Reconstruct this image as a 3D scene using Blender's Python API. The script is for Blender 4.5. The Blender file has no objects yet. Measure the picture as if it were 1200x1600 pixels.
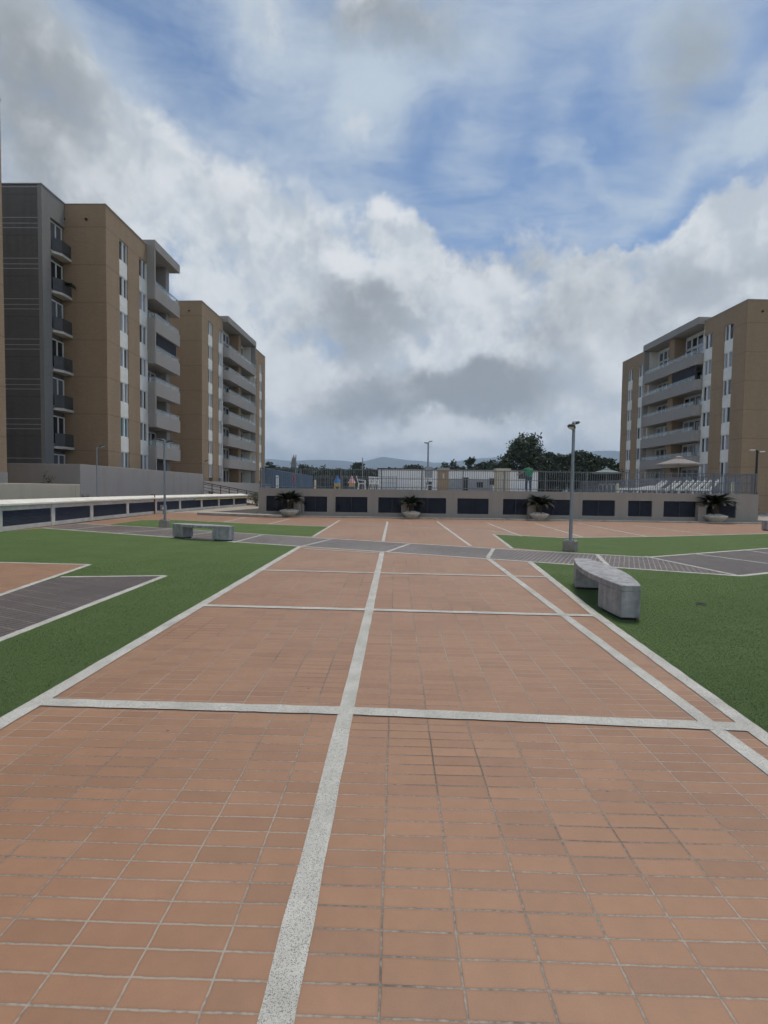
import bpy, bmesh, math, random
from mathutils import Vector, Matrix
R = math.radians
scene = bpy.context.scene
COL = scene.collection
random.seed(7)

# ------------------------------------------------------------------ camera
F, ROLL = 800.0, 0.0131            # focal length in pixels of a 1200 px wide frame
_d = Vector((19, 35, -F)).normalized()
_r = Vector((1, -ROLL, 0))
_Z = _r.cross(_d).normalized()
_X = _d.cross(_Z).normalized()
EYE = Vector((0, 0, 1.6))
def ray(px, py):
    q = Vector((px - 600, 800 - py, -F))
    return Vector((_X.dot(q), _d.dot(q), _Z.dot(q)))
def G(px, py, z=0.0):              # survey: picture point -> place on the ground
    v = ray(px, py); t = (z - EYE.z) / v.z
    return Vector((v.x * t, v.y * t))
def at(px, py, Y):                 # survey: picture point -> place at distance Y
    v = ray(px, py); t = Y / v.y
    return EYE + v * t
cam = bpy.data.cameras.new('camera')
cam.sensor_fit = 'VERTICAL'; cam.sensor_height = 36; cam.lens = F / 1600 * 36
cam.clip_start = 0.05; cam.clip_end = 40000
camo = bpy.data.objects.new('camera', cam); COL.objects.link(camo)
rot = Matrix(((_X.x, _X.y, _X.z), (_d.x, _d.y, _d.z), (_Z.x, _Z.y, _Z.z)))
camo.matrix_world = Matrix.Translation(EYE) @ rot.to_4x4()
scene.camera = camo

# ------------------------------------------------------------------ materials
def new_mat(name):
    m = bpy.data.materials.new(name); m.use_nodes = True
    nt = m.node_tree; b = nt.nodes['Principled BSDF']
    return m, nt, b
def N(nt, t, **kw):
    n = nt.nodes.new(t)
    for k, v in kw.items():
        if k in n.inputs.keys(): n.inputs[k].default_value = v
        else: setattr(n, k, v)
    return n
def L(nt, a, b): nt.links.new(a, b)
def ramp(nt, stops, interp='LINEAR'):
    n = nt.nodes.new('ShaderNodeValToRGB'); n.color_ramp.interpolation = interp
    e = n.color_ramp.elements
    while len(e) > 1: e.remove(e[-1])
    e[0].position = stops[0][0]; e[0].color = stops[0][1]
    for p, c in stops[1:]:
        x = e.new(p); x.color = c
    return n
def c4(c): return (c[0], c[1], c[2], 1)
def math_n(nt, op, a, b=None, clamp=False):
    n = nt.nodes.new('ShaderNodeMath'); n.operation = op; n.use_clamp = clamp
    for i, v in enumerate((a, b)):
        if v is None: continue
        if isinstance(v, (int, float)): n.inputs[i].default_value = v
        else: nt.links.new(v, n.inputs[i])
    return n.outputs[0]
def mixc(nt, fac, a, b, mode='MIX'):
    n = nt.nodes.new('ShaderNodeMix'); n.data_type = 'RGBA'; n.blend_type = mode
    for i, v in ((0, fac), (6, a), (7, b)):
        if isinstance(v, (int, float)): n.inputs[i].default_value = v
        elif isinstance(v, tuple): n.inputs[i].default_value = c4(v)
        else: nt.links.new(v, n.inputs[i])
    return n.outputs[2]
def obj_coord(nt): return nt.nodes.new('ShaderNodeTexCoord').outputs['Object']
def noise(nt, vec, scale, detail=4, rough=0.55, dist=0.0):
    n = N(nt, 'ShaderNodeTexNoise', Scale=scale, Detail=detail, Roughness=rough, Distortion=dist)
    L(nt, vec, n.inputs['Vector']); return n.outputs[0]
def bump(nt, b, h, strength=0.3, dist=0.01):
    n = N(nt, 'ShaderNodeBump', Strength=strength, Distance=dist)
    L(nt, h, n.inputs['Height']); L(nt, n.outputs[0], b.inputs['Normal'])
def simple(name, col, rough=0.7, var=0.12, scale=3.0, metal=0.0, bmp=0.0, spec=None):
    m, nt, b = new_mat(name)
    co = obj_coord(nt)
    n = noise(nt, co, scale, 6, 0.6)
    rp = ramp(nt, [(0.3, c4([x * (1 - var) for x in col])), (0.7, c4([min(1, x * (1 + var)) for x in col]))])
    L(nt, n, rp.inputs[0]); L(nt, rp.outputs[0], b.inputs['Base Color'])
    b.inputs['Roughness'].default_value = rough; b.inputs['Metallic'].default_value = metal
    if spec is not None: b.inputs['Specular IOR Level'].default_value = spec
    if bmp: bump(nt, b, noise(nt, co, scale * 12, 4), bmp, 0.02)
    return m

def tile_mat(name, cols, joint_l, joint_d, w, h, ang=0.0, ox=0.0, oy=0.0, jm=0.0045, dirt=0.35, jx=None):
    m, nt, b = new_mat(name)
    co = obj_coord(nt)
    mp = N(nt, 'ShaderNodeMapping'); L(nt, co, mp.inputs[0])
    mp.inputs['Rotation'].default_value = (0, 0, -ang)
    sh = N(nt, 'ShaderNodeVectorMath', operation='ADD'); L(nt, mp.outputs[0], sh.inputs[0]); sh.inputs[1].default_value = (1000 * w - ox, 1000 * h - oy, 0)
    # slightly irregular laying
    wob = noise(nt, co, 1.7, 3); wob2 = noise(nt, co, 23.0, 2)
    sp = N(nt, 'ShaderNodeSeparateXYZ'); L(nt, sh.outputs[0], sp.inputs[0])
    wo = math_n(nt, 'MULTIPLY', math_n(nt, 'SUBTRACT', wob, 0.5), 0.016)
    wo2 = math_n(nt, 'MULTIPLY', math_n(nt, 'SUBTRACT', wob2, 0.5), 0.006)
    xx = math_n(nt, 'ADD', sp.outputs[0], math_n(nt, 'ADD', wo, wo2)); yy = math_n(nt, 'ADD', sp.outputs[1], math_n(nt, 'ADD', wo, wo2))
    fx = math_n(nt, 'DIVIDE', xx, w); fy = math_n(nt, 'DIVIDE', yy, h)
    ix = math_n(nt, 'FLOOR', fx); iy = math_n(nt, 'FLOOR', fy)
    # per-row shift of the joint lines (hand-laid tiles)
    dx = math_n(nt, 'ABSOLUTE', math_n(nt, 'SUBTRACT', math_n(nt, 'SUBTRACT', fx, ix), 0.5))
    dy = math_n(nt, 'ABSOLUTE', math_n(nt, 'SUBTRACT', math_n(nt, 'SUBTRACT', fy, iy), 0.5))
    ex = math_n(nt, 'MULTIPLY', math_n(nt, 'SUBTRACT', 0.5, dx), w)     # distance to the joint, metres
    ey = math_n(nt, 'MULTIPLY', math_n(nt, 'SUBTRACT', 0.5, dy), h)
    e = math_n(nt, 'MINIMUM', ex, ey) if not jx else math_n(nt, 'MINIMUM', math_n(nt, 'MULTIPLY', ex, jx), ey)
    jn = noise(nt, co, 45.0, 3)
    e2 = math_n(nt, 'ADD', e, math_n(nt, 'MULTIPLY', math_n(nt, 'SUBTRACT', jn, 0.5), 0.0026))
    mr = N(nt, 'ShaderNodeMapRange'); mr.inputs[1].default_value = jm * 0.75; mr.inputs[2].default_value = jm * 1.35
    L(nt, e2, mr.inputs[0]); tile = mr.outputs[0]
    cv = N(nt, 'ShaderNodeCombineXYZ'); L(nt, ix, cv.inputs[0]); L(nt, iy, cv.inputs[1])
    wn = N(nt, 'ShaderNodeTexWhiteNoise', noise_dimensions='2D'); L(nt, cv.outputs[0], wn.inputs['Vector'])
    big = noise(nt, co, 0.55, 4, 0.6)
    pick = math_n(nt, 'ADD', math_n(nt, 'ADD', math_n(nt, 'MULTIPLY', wn.outputs[0], 0.46), 0.05), math_n(nt, 'MULTIPLY', big, 0.5))
    rp = ramp(nt, [(0.12, c4(cols[0])), (0.5, c4(cols[1])), (0.78, c4(cols[2])), (1.0, c4(cols[3]))]); L(nt, pick, rp.inputs[0])
    fine = noise(nt, co, 160.0, 3, 0.7); mid = noise(nt, co, 9.0, 5, 0.65)
    g = math_n(nt, 'ADD', math_n(nt, 'MULTIPLY', fine, 0.26), math_n(nt, 'MULTIPLY', mid, 0.34))
    gv = math_n(nt, 'ADD', g, 0.7)
    col = mixc(nt, 1.0, rp.outputs[0], N_rgb(nt, gv), 'MULTIPLY')
    # grime, patchy
    gr = noise(nt, co, 0.8, 6, 0.7, 0.6)
    gm = N(nt, 'ShaderNodeMapRange'); gm.inputs[1].default_value = 0.5; gm.inputs[2].default_value = 0.75; gm.inputs[4].default_value = dirt
    L(nt, gr, gm.inputs[0])
    col = mixc(nt, gm.outputs[0], col, tuple(x * 0.62 for x in cols[1]))
    # small dark spots
    sv = N(nt, 'ShaderNodeTexVoronoi', Scale=2.3); L(nt, co, sv.inputs['Vector'])
    sm = N(nt, 'ShaderNodeMapRange'); sm.inputs[1].default_value = 0.02; sm.inputs[2].default_value = 0.03; sm.inputs[3].default_value = 0.7; sm.inputs[4].default_value = 0
    L(nt, sv.outputs['Distance'], sm.inputs[0])
    col = mixc(nt, sm.outputs[0], col, (0.05, 0.035, 0.03))
    # dirt gathers beside joints
    nr = N(nt, 'ShaderNodeMapRange'); nr.inputs[1].default_value = jm; nr.inputs[2].default_value = jm * 4.2; nr.inputs[3].default_value = 0.2; nr.inputs[4].default_value = 0
    L(nt, e2, nr.inputs[0])
    col = mixc(nt, nr.outputs[0], col, tuple(x * 0.5 for x in cols[1]))
    jsel = noise(nt, co, 0.42, 4, 0.6, 0.3)
    jr = ramp(nt, [(0.46, c4(joint_l)), (0.6, c4(joint_d))]); L(nt, math_n(nt, 'ADD', math_n(nt, 'MULTIPLY', jn, 0.25), math_n(nt, 'MULTIPLY', jsel, 0.78)), jr.inputs[0])
    fin = mixc(nt, tile, jr.outputs[0], col)
    L(nt, fin, b.inputs['Base Color'])
    b.inputs['Roughness'].default_value = 0.56; b.inputs['Specular IOR Level'].default_value = 0.5
    hgt = math_n(nt, 'ADD', math_n(nt, 'MULTIPLY', tile, 1.0), math_n(nt, 'MULTIPLY', fine, 0.12))
    hgt = math_n(nt, 'ADD', hgt, math_n(nt, 'MULTIPLY', wn.outputs[0], 0.15))
    bump(nt, b, hgt, 0.5, 0.004)
    return m
def N_rgb(nt, v):
    n = nt.nodes.new('ShaderNodeCombineColor')
    for i in range(3): nt.links.new(v, n.inputs[i])
    return n.outputs[0]

M = {}
TW, TH = 0.2705, 0.1028
jo = G(592, 1590)
M['brick'] = tile_mat('terracotta_tile', [(0.255, 0.138, 0.081), (0.318, 0.172, 0.098), (0.345, 0.189, 0.108), (0.375, 0.211, 0.123)],
                      (0.36, 0.305, 0.245), (0.10, 0.077, 0.062), TW, TH, 0.0, jo.x, G(592, 1591).y, 0.0036)
PATH_A = math.atan2(-5.92, 13.26)
M['greytile'] = tile_mat('charcoal_tile', [(0.068, 0.055, 0.052), (0.092, 0.075, 0.071), (0.112, 0.091, 0.086), (0.135, 0.108, 0.10)],
                      (0.42, 0.36, 0.32), (0.24, 0.205, 0.185), TW, TH, PATH_A + R(90), 0.05, 0.02, 0.0075, 0.3)
M['greytile_c'] = tile_mat('charcoal_tile_c', [(0.060, 0.048, 0.046), (0.08, 0.065, 0.062), (0.098, 0.08, 0.076), (0.12, 0.096, 0.09)],
                      (0.28, 0.235, 0.21), (0.13, 0.11, 0.10), TW, TH, PATH_A + R(90), 0.05, 0.02, 0.006, 0.3)
M['greytile_b'] = tile_mat('charcoal_tile_b', [(0.068, 0.055, 0.052), (0.092, 0.075, 0.071), (0.112, 0.091, 0.086), (0.135, 0.108, 0.10)],
                      (0.20, 0.17, 0.15), (0.05, 0.04, 0.04), TW, TH, R(28), 0.05, 0.02, 0.004, 0.3)

def granite_mat():
    m, nt, b = new_mat('granite_strip'); co = obj_coord(nt)
    v = N(nt, 'ShaderNodeTexVoronoi', Scale=300.0); L(nt, co, v.inputs['Vector'])
    rp = ramp(nt, [(0.0, (0.22, 0.215, 0.205, 1)), (0.16, (0.38, 0.37, 0.34, 1)), (0.30, (0.55, 0.535, 0.49, 1)), (1, (0.66, 0.645, 0.59, 1))])
    sc = N(nt, 'ShaderNodeSeparateColor'); L(nt, v.outputs['Color'], sc.inputs[0]); L(nt, sc.outputs[0], rp.inputs[0])
    big = noise(nt, co, 3.0, 5, 0.6); bm = ramp(nt, [(0.3, (0.72, 0.72, 0.70, 1)), (0.65, (1, 1, 1, 1))]); L(nt, big, bm.inputs[0])
    L(nt, mixc(nt, 1.0, rp.outputs[0], bm.outputs[0], 'MULTIPLY'), b.inputs['Base Color'])
    b.inputs['Roughness'].default_value = 0.8
    bump(nt, b, v.outputs['Distance'], 0.5, 0.004); return m
M['granite'] = granite_mat()

def turf_mat():
    m, nt, b = new_mat('turf'); co = obj_coord(nt)
    f = noise(nt, co, 190.0, 3, 0.8); g = noise(nt, co, 26.0, 4, 0.7); h = noise(nt, co, 0.9, 5, 0.6)
    s = math_n(nt, 'ADD', math_n(nt, 'MULTIPLY', f, 0.5), math_n(nt, 'ADD', math_n(nt, 'MULTIPLY', g, 0.24), math_n(nt, 'MULTIPLY', h, 0.36)))
    rp = ramp(nt, [(0.34, (0.078, 0.118, 0.040, 1)), (0.52, (0.104, 0.160, 0.055, 1)), (0.72, (0.135, 0.202, 0.074, 1))]); L(nt, s, rp.inputs[0])
    L(nt, rp.outputs[0], b.inputs['Base Color']); b.inputs['Roughness'].default_value = 0.9; b.inputs['Specular IOR Level'].default_value = 0.15
    bump(nt, b, f, 0.9, 0.02); return m
M['turf'] = turf_mat()

def wall_mat(name, col, groove=None, speck=0.22, lines=None, stain=0.25, brick=True):
    m, nt, b = new_mat(name); co = obj_coord(nt)
    sp = N(nt, 'ShaderNodeSeparateXYZ'); L(nt, co, sp.inputs[0]); z = sp.outputs[2]
    f = noise(nt, co, 7.0, 6, 0.75)
    # vertical rain streaks
    mp = N(nt, 'ShaderNodeMapping'); L(nt, co, mp.inputs[0]); mp.inputs['Scale'].default_value = (1.3, 1.3, 0.09)
    st = noise(nt, mp.outputs[0], 1.0, 5, 0.65)
    v = math_n(nt, 'ADD', math_n(nt, 'MULTIPLY', f, speck * 2), 1 - speck)
    base = mixc(nt, 1.0, col, N_rgb(nt, v), 'MULTIPLY')
    sr = N(nt, 'ShaderNodeMapRange'); sr.inputs[1].default_value = 0.48; sr.inputs[2].default_value = 0.72; sr.inputs[4].default_value = stain
    L(nt, st, sr.inputs[0]); base = mixc(nt, sr.outputs[0], base, tuple(x * 0.6 for x in col))
    # courses of small brick
    br = N(nt, 'ShaderNodeTexBrick'); cx = N(nt, 'ShaderNodeCombineXYZ')
    L(nt, math_n(nt, 'ADD', sp.outputs[0], sp.outputs[1]), cx.inputs[0]); L(nt, z, cx.inputs[1]); L(nt, cx.outputs[0], br.inputs['Vector'])
    br.inputs['Scale'].default_value = 1; br.inputs['Brick Width'].default_value = 0.3; br.inputs['Row Height'].default_value = 0.11; br.inputs['Mortar Size'].default_value = 0.008
    br.inputs['Color1'].default_value = (0.95, 0.95, 0.95, 1); br.inputs['Color2'].default_value = (1.04, 1.04, 1.04, 1); br.inputs['Mortar'].default_value = (0.88, 0.88, 0.88, 1)
    if brick: base = mixc(nt, 1.0, base, br.outputs[0], 'MULTIPLY')
    def band(z0, pitch, hw):
        q = math_n(nt, 'DIVIDE', math_n(nt, 'SUBTRACT', z, z0 - 10 * pitch), pitch)
        fr = math_n(nt, 'ABSOLUTE', math_n(nt, 'SUBTRACT', math_n(nt, 'FRACT', math_n(nt, 'ADD', q, 0.5)), 0.5))
        return math_n(nt, 'LESS_THAN', math_n(nt, 'MULTIPLY', fr, pitch), hw)
    if groove: base = mixc(nt, math_n(nt, 'MULTIPLY', band(*groove), 0.45), base, tuple(x * 0.5 for x in col))
    if lines:
        for z0, p in lines: base = mixc(nt, math_n(nt, 'MULTIPLY', band(z0, p, 0.022), 0.75), base, (0.42, 0.42, 0.43))
    L(nt, base, b.inputs['Base Color']); b.inputs['Roughness'].default_value = 0.85; b.inputs['Specular IOR Level'].default_value = 0.2
    bump(nt, b, f, 0.4, 0.02); return m
TAN = (0.365, 0.262, 0.172)
M['tan'] = wall_mat('tan_brick', TAN, (3.9, 2.4, 0.035))
M['tan_plain'] = wall_mat('tan_pier', (0.32, 0.225, 0.145))
M['dark'] = wall_mat('dark_grey_wall', (0.145, 0.137, 0.132), (4.6, 2.42, 0.03), 0.14, [(5.05, 2.42), (5.32, 2.42), (5.66, 2.42)], 0.4)
M['darkside'] = wall_mat('grey_return', (0.27, 0.26, 0.245), brick=False)
M['greyconc'] = wall_mat('grey_plaster', (0.35, 0.325, 0.305), None, 0.08, None, 0.2, False)
M['greywall'] = wall_mat('grey_stucco', (0.37, 0.34, 0.32), None, 0.12, None, 0.3, False)
M['poolwall'] = wall_mat('pool_wall_stucco', (0.365, 0.335, 0.30), None, 0.10, None, 0.3, False)
M['cream'] = wall_mat('cream_stucco', (0.50, 0.45, 0.36), None, 0.08, None, 0.3, False)
M['white'] = simple('white_plaster', (0.82, 0.80, 0.74), 0.8, 0.08, 1.5)
M['whitewall'] = simple('white_building_paint', (0.72, 0.73, 0.74), 0.8, 0.08, 0.8)
M['frame'] = simple('white_aluminium', (0.78, 0.78, 0.77), 0.45, 0.03)
M['coping'] = simple('white_coping', (0.76, 0.74, 0.66), 0.7, 0.12, 1.2)
M['concrete_light'] = simple('painted_concrete', (0.60, 0.575, 0.515), 0.85, 0.18, 2.2, bmp=0.2)
def concrete_mat():
    m, nt, b = new_mat('bench_concrete'); co = obj_coord(nt)
    a = noise(nt, co, 5.0, 7, 0.7); f = noise(nt, co, 90.0, 3, 0.6)
    mp = N(nt, 'ShaderNodeMapping'); L(nt, co, mp.inputs[0]); mp.inputs['Scale'].default_value = (9, 9, 0.8)
    s = noise(nt, mp.outputs[0], 1.0, 4, 0.6)
    t = math_n(nt, 'ADD', math_n(nt, 'MULTIPLY', a, 0.5), math_n(nt, 'ADD', math_n(nt, 'MULTIPLY', f, 0.14), math_n(nt, 'MULTIPLY', s, 0.46)))
    rp = ramp(nt, [(0.38, (0.13, 0.13, 0.135, 1)), (0.52, (0.28, 0.28, 0.285, 1)), (0.68, (0.42, 0.42, 0.42, 1))]); L(nt, t, rp.inputs[0])
    L(nt, rp.outputs[0], b.inputs['Base Color']); b.inputs['Roughness'].default_value = 0.75
    vo = N(nt, 'ShaderNodeTexVoronoi', Scale=38.0); L(nt, co, vo.inputs['Vector'])
    pit = N(nt, 'ShaderNodeMapRange'); pit.inputs[1].default_value = 0.08; pit.inputs[2].default_value = 0.2; L(nt, vo.outputs['Distance'], pit.inputs[0])
    bump(nt, b, math_n(nt, 'ADD', f, math_n(nt, 'MULTIPLY', pit.outputs[0], 0.5)), 0.4, 0.004); return m
M['concrete'] = concrete_mat()
M['concrete_base'] = simple('lamp_base_concrete', (0.30, 0.265, 0.235), 0.9, 0.2, 6, bmp=0.3)
M['plinth_dark'] = simple('dark_plinth', (0.035, 0.035, 0.035), 0.9)
M['steel'] = simple('galvanised_steel', (0.29, 0.315, 0.34), 0.5, 0.08, 8, 0.5)
M['fence'] = simple('fence_paint', (0.16, 0.18, 0.205), 0.55, 0.1, 6)
M['fenceblue'] = simple('fence_blue_paint', (0.09, 0.16, 0.26), 0.6, 0.1, 6)
M['black'] = simple('black_metal', (0.02, 0.02, 0.022), 0.5)
M['lampdark'] = simple('lamp_head_paint', (0.05, 0.052, 0.056), 0.5)
M['railpanel'] = simple('dark_rail_panel', (0.07, 0.068, 0.066), 0.5)
M['louvre'] = simple('navy_louvre', (0.052, 0.060, 0.088), 0.55, 0.15, 2)
M['louvreback'] = simple('louvre_shadow_gap', (0.012, 0.013, 0.018), 0.9)
M['yellow'] = simple('yellow_paint', (0.48, 0.36, 0.10), 0.6)
M['rust'] = simple('rusty_metal', (0.16, 0.09, 0.05), 0.9, 0.3, 12)
M['soil'] = simple('planting_soil', (0.075, 0.072, 0.062), 1.0, 0.35, 5, bmp=0.6)
M['kerb'] = simple('kerb_stone', (0.40, 0.37, 0.33), 0.9, 0.25, 3, bmp=0.3)
M['path'] = simple('concrete_path', (0.36, 0.315, 0.26), 0.9, 0.18, 1.2, bmp=0.2)
M['deck'] = simple('deck_paving', (0.42, 0.40, 0.36), 0.9)
M['plastic'] = simple('white_plastic', (0.78, 0.78, 0.76), 0.35, 0.03)
M['creampost'] = simple('cream_post_paint', (0.66, 0.60, 0.42), 0.6)
M['pebble'] = simple('white_pebbles', (0.78, 0.76, 0.69), 0.9, 0.25, 30, bmp=0.8)
M['bowl'] = simple('stone_bowl', (0.68, 0.64, 0.55), 0.85, 0.2, 6, bmp=0.3)
M['trunk'] = simple('bark', (0.085, 0.065, 0.048), 0.95, 0.3, 10, bmp=0.6)
M['skin'] = simple('skin', (0.33, 0.19, 0.125), 0.6)
M['shirt'] = simple('green_cloth', (0.035, 0.24, 0.13), 0.85, 0.15, 14)
M['jeans'] = simple('denim', (0.055, 0.08, 0.13), 0.9, 0.2, 20)
M['hair'] = simple('dark_hair', (0.012, 0.010, 0.009), 0.7)
M['canvas'] = simple('beige_canvas', (0.27, 0.24, 0.225), 0.9, 0.06)
M['canvas_pale'] = simple('pale_canvas', (0.20, 0.25, 0.24), 0.9, 0.06)
M['blue'] = simple('blue_plastic', (0.04, 0.17, 0.44), 0.5)
M['red'] = simple('red_plastic', (0.42, 0.09, 0.08), 0.5)
M['pink'] = simple('pink_plastic', (0.62, 0.33, 0.36), 0.5)
M['tower'] = simple('tower_stone', (0.20, 0.19, 0.18), 0.9)
M['kiosk'] = wall_mat('tan_kiosk_tile', (0.36, 0.26, 0.17), None, 0.1, None, 0.2)
M['roofdark'] = simple('dark_roof_edge', (0.06, 0.06, 0.065), 0.8)
M['greypaint'] = simple('grey_paint', (0.30, 0.31, 0.33), 0.85)
M['blind'] = simple('charcoal_blind', (0.035, 0.035, 0.042), 0.9)

def glass_mat(name, col, rough=0.08):
    m, nt, b = new_mat(name)
    b.inputs['Base Color'].default_value = c4(col); b.inputs['Roughness'].default_value = rough
    b.inputs['Specular IOR Level'].default_value = 0.6
    co = obj_coord(nt); bump(nt, b, noise(nt, co, 1.4, 2), 0.06, 0.05)
    return m
M['glass_dark'] = glass_mat('dark_glass', (0.018, 0.02, 0.024))
M['glass_mid'] = glass_mat('net_curtain_glass', (0.13, 0.14, 0.16))
M['glass_pale'] = glass_mat('drawn_curtain_glass', (0.33, 0.35, 0.38))
M['glass_teal'] = glass_mat('teal_curtain_glass', (0.03, 0.17, 0.20))
def rail_glass():
    m, nt, b = new_mat('balcony_glass')
    b.inputs['Base Color'].default_value = (0.78, 0.86, 0.86, 1); b.inputs['Roughness'].default_value = 0.08
    b.inputs['Alpha'].default_value = 0.22
    return m
M['railglass'] = rail_glass()

def leaf_mat(name, a, c, e):
    m, nt, b = new_mat(name)
    g = nt.nodes.new('ShaderNodeNewGeometry')
    co = obj_coord(nt); n = noise(nt, co, 0.7, 3)
    s = math_n(nt, 'ADD', math_n(nt, 'MULTIPLY', g.outputs['Random Per Island'], 0.6), math_n(nt, 'MULTIPLY', n, 0.4))
    rp = ramp(nt, [(0.15, c4(a)), (0.5, c4(c)), (0.85, c4(e))]); L(nt, s, rp.inputs[0])
    L(nt, rp.outputs[0], b.inputs['Base Color']); b.inputs['Roughness'].default_value = 0.6; b.inputs['Specular IOR Level'].default_value = 0.25
    return m
M['blade'] = leaf_mat('turf_blades', (0.118, 0.182, 0.062), (0.135, 0.205, 0.072), (0.155, 0.23, 0.084))
M['leaf'] = leaf_mat('tree_leaves', (0.032, 0.052, 0.026), (0.055, 0.085, 0.042), (0.09, 0.128, 0.06))
M['leaf_b'] = leaf_mat('broad_tree_leaves', (0.03, 0.046, 0.027), (0.048, 0.072, 0.042), (0.075, 0.106, 0.058))
M['leaf_far'] = leaf_mat('far_tree_leaves', (0.03, 0.045, 0.024), (0.045, 0.066, 0.034), (0.065, 0.088, 0.045))
M['cycad'] = leaf_mat('cycad_leaves', (0.014, 0.02, 0.011), (0.024, 0.034, 0.018), (0.04, 0.054, 0.026))
M['hedge'] = leaf_mat('hedge_leaves', (0.02, 0.032, 0.02), (0.03, 0.047, 0.028), (0.048, 0.07, 0.036))
M['drygreen'] = leaf_mat('dry_shrub_leaves', (0.05, 0.055, 0.025), (0.08, 0.085, 0.035), (0.12, 0.11, 0.05))
M['hill'] = simple('hill_forest', (0.035, 0.055, 0.05), 1.0, 0.35, 0.004)
M['groundm'] = simple('open_ground', (0.085, 0.10, 0.055), 1.0, 0.35, 0.03)

# ------------------------------------------------------------------ mesh helpers
class MB:
    def __init__(s): s.v = []; s.f = []; s.mi = []
    def add(s, vs, fs, mi=0):
        o = len(s.v); s.v += [tuple(p) for p in vs]; s.f += [tuple(i + o for i in f) for f in fs]; s.mi += [mi] * len(fs); return s
    def box(s, x0, x1, y0, y1, z0, z1, mi=0):
        vs = [(x, y, z) for z in (z0, z1) for y in (y0, y1) for x in (x0, x1)]
        return s.add(vs, [(0, 2, 3, 1), (4, 5, 7, 6), (0, 1, 5, 4), (2, 6, 7, 3), (0, 4, 6, 2), (1, 3, 7, 5)], mi)
    def prism(s, pts, z0, z1, mi=0):
        n = len(pts); vs = [(p[0], p[1], z0) for p in pts] + [(p[0], p[1], z1) for p in pts]
        fs = [tuple(range(n - 1, -1, -1)), tuple(range(n, 2 * n))] + [(i, (i + 1) % n, n + (i + 1) % n, n + i) for i in range(n)]
        return s.add(vs, fs, mi)
    def sheet(s, pts, z, mi=0):
        return s.add([(p[0], p[1], z) for p in pts], [tuple(range(len(pts)))], mi)
    def tube(s, p0, p1, r0, r1=None, n=8, mi=0, cap=True):
        r1 = r0 if r1 is None else r1
        p0 = Vector(p0); p1 = Vector(p1); d = (p1 - p0).normalized()
        a = d.orthogonal().normalized(); b = d.cross(a)
        vs = []
        for p, r in ((p0, r0), (p1, r1)):
            for k in range(n):
                t = 2 * math.pi * k / n; vs.append(p + a * (r * math.cos(t)) + b * (r * math.sin(t)))
        fs = [(k, (k + 1) % n, n + (k + 1) % n, n + k) for k in range(n)]
        if cap: fs += [tuple(range(n - 1, -1, -1)), tuple(range(n, 2 * n))]
        return s.add(vs, fs, mi)
    def path(s, pts, r, n=6):
        for a, b in zip(pts[:-1], pts[1:]): s.tube(a, b, r, r, n)
        return s
    def beam(s, p0, p1, w, h):           # rectangular bar
        p0 = Vector(p0); p1 = Vector(p1); d = (p1 - p0).normalized()
        up = Vector((0, 0, 1)) if abs(d.z) < 0.95 else Vector((0, 1, 0))
        a = d.cross(up).normalized() * (w / 2); b = a.cross(d).normalized() * (h / 2)
        vs = [p + x * a + y * b for p in (p0, p1) for x, y in ((-1, -1), (1, -1), (1, 1), (-1, 1))]
        return s.add(vs, [(0, 1, 2, 3), (7, 6, 5, 4), (0, 4, 5, 1), (1, 5, 6, 2), (2, 6, 7, 3), (3, 7, 4, 0)])
    def lathe(s, prof, n=24, c=(0, 0, 0)):
        vs = []; fs = []
        for r, z in prof:
            for k in range(n):
                t = 2 * math.pi * k / n; vs.append((c[0] + r * math.cos(t), c[1] + r * math.sin(t), c[2] + z))
        for i in range(len(prof) - 1):
            for k in range(n): fs.append((i * n + k, i * n + (k + 1) % n, (i + 1) * n + (k + 1) % n, (i + 1) * n + k))
        fs.append(tuple(range(n - 1, -1, -1))); m = len(prof) - 1; fs.append(tuple(m * n + k for k in range(n)))
        return s.add(vs, fs)
    def build(s, name, mat, parent=None, bevel=0.0, smooth=False, fix=True):
        me = bpy.data.meshes.new(name); me.from_pydata(s.v, [], s.f)
        mats = mat if isinstance(mat, (list, tuple)) else [mat]
        for m in mats: me.materials.append(M[m])
        if len(mats) > 1:
            for p, i in zip(me.polygons, s.mi): p.material_index = i
        if fix:
            bm = bmesh.new(); bm.from_mesh(me); bmesh.ops.recalc_face_normals(bm, faces=bm.faces)
            if bevel: bmesh.ops.bevel(bm, geom=[e for e in bm.edges if e.is_manifold and e.calc_face_angle(0) > 0.5], offset=bevel, segments=2, affect='EDGES', profile=0.5)
            bm.to_mesh(me); bm.free()
        if smooth:
            for p in me.polygons: p.use_smooth = True
        o = bpy.data.objects.new(name, me); COL.objects.link(o)
        if parent: o.parent = parent
        return o
def tag(o, label=None, cat=None, group=None, kind=None):
    if label: o['label'] = label
    if cat: o['category'] = cat
    if group: o['group'] = group
    if kind: o['kind'] = kind
    return o
def empty(name, label, cat, loc=(0, 0, 0), rz=0, group=None):
    o = bpy.data.objects.new(name, None); COL.objects.link(o); o.location = loc; o.rotation_euler = (0, 0, rz)
    o.empty_display_size = 0.3
    return tag(o, label, cat, group)
def copy_tree(o, parent=None):
    c = o.copy(); COL.objects.link(c)
    if parent: c.parent = parent
    for ch in list(o.children): copy_tree(ch, c)
    return c
def structure(o): o['kind'] = 'structure'; return o

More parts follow.
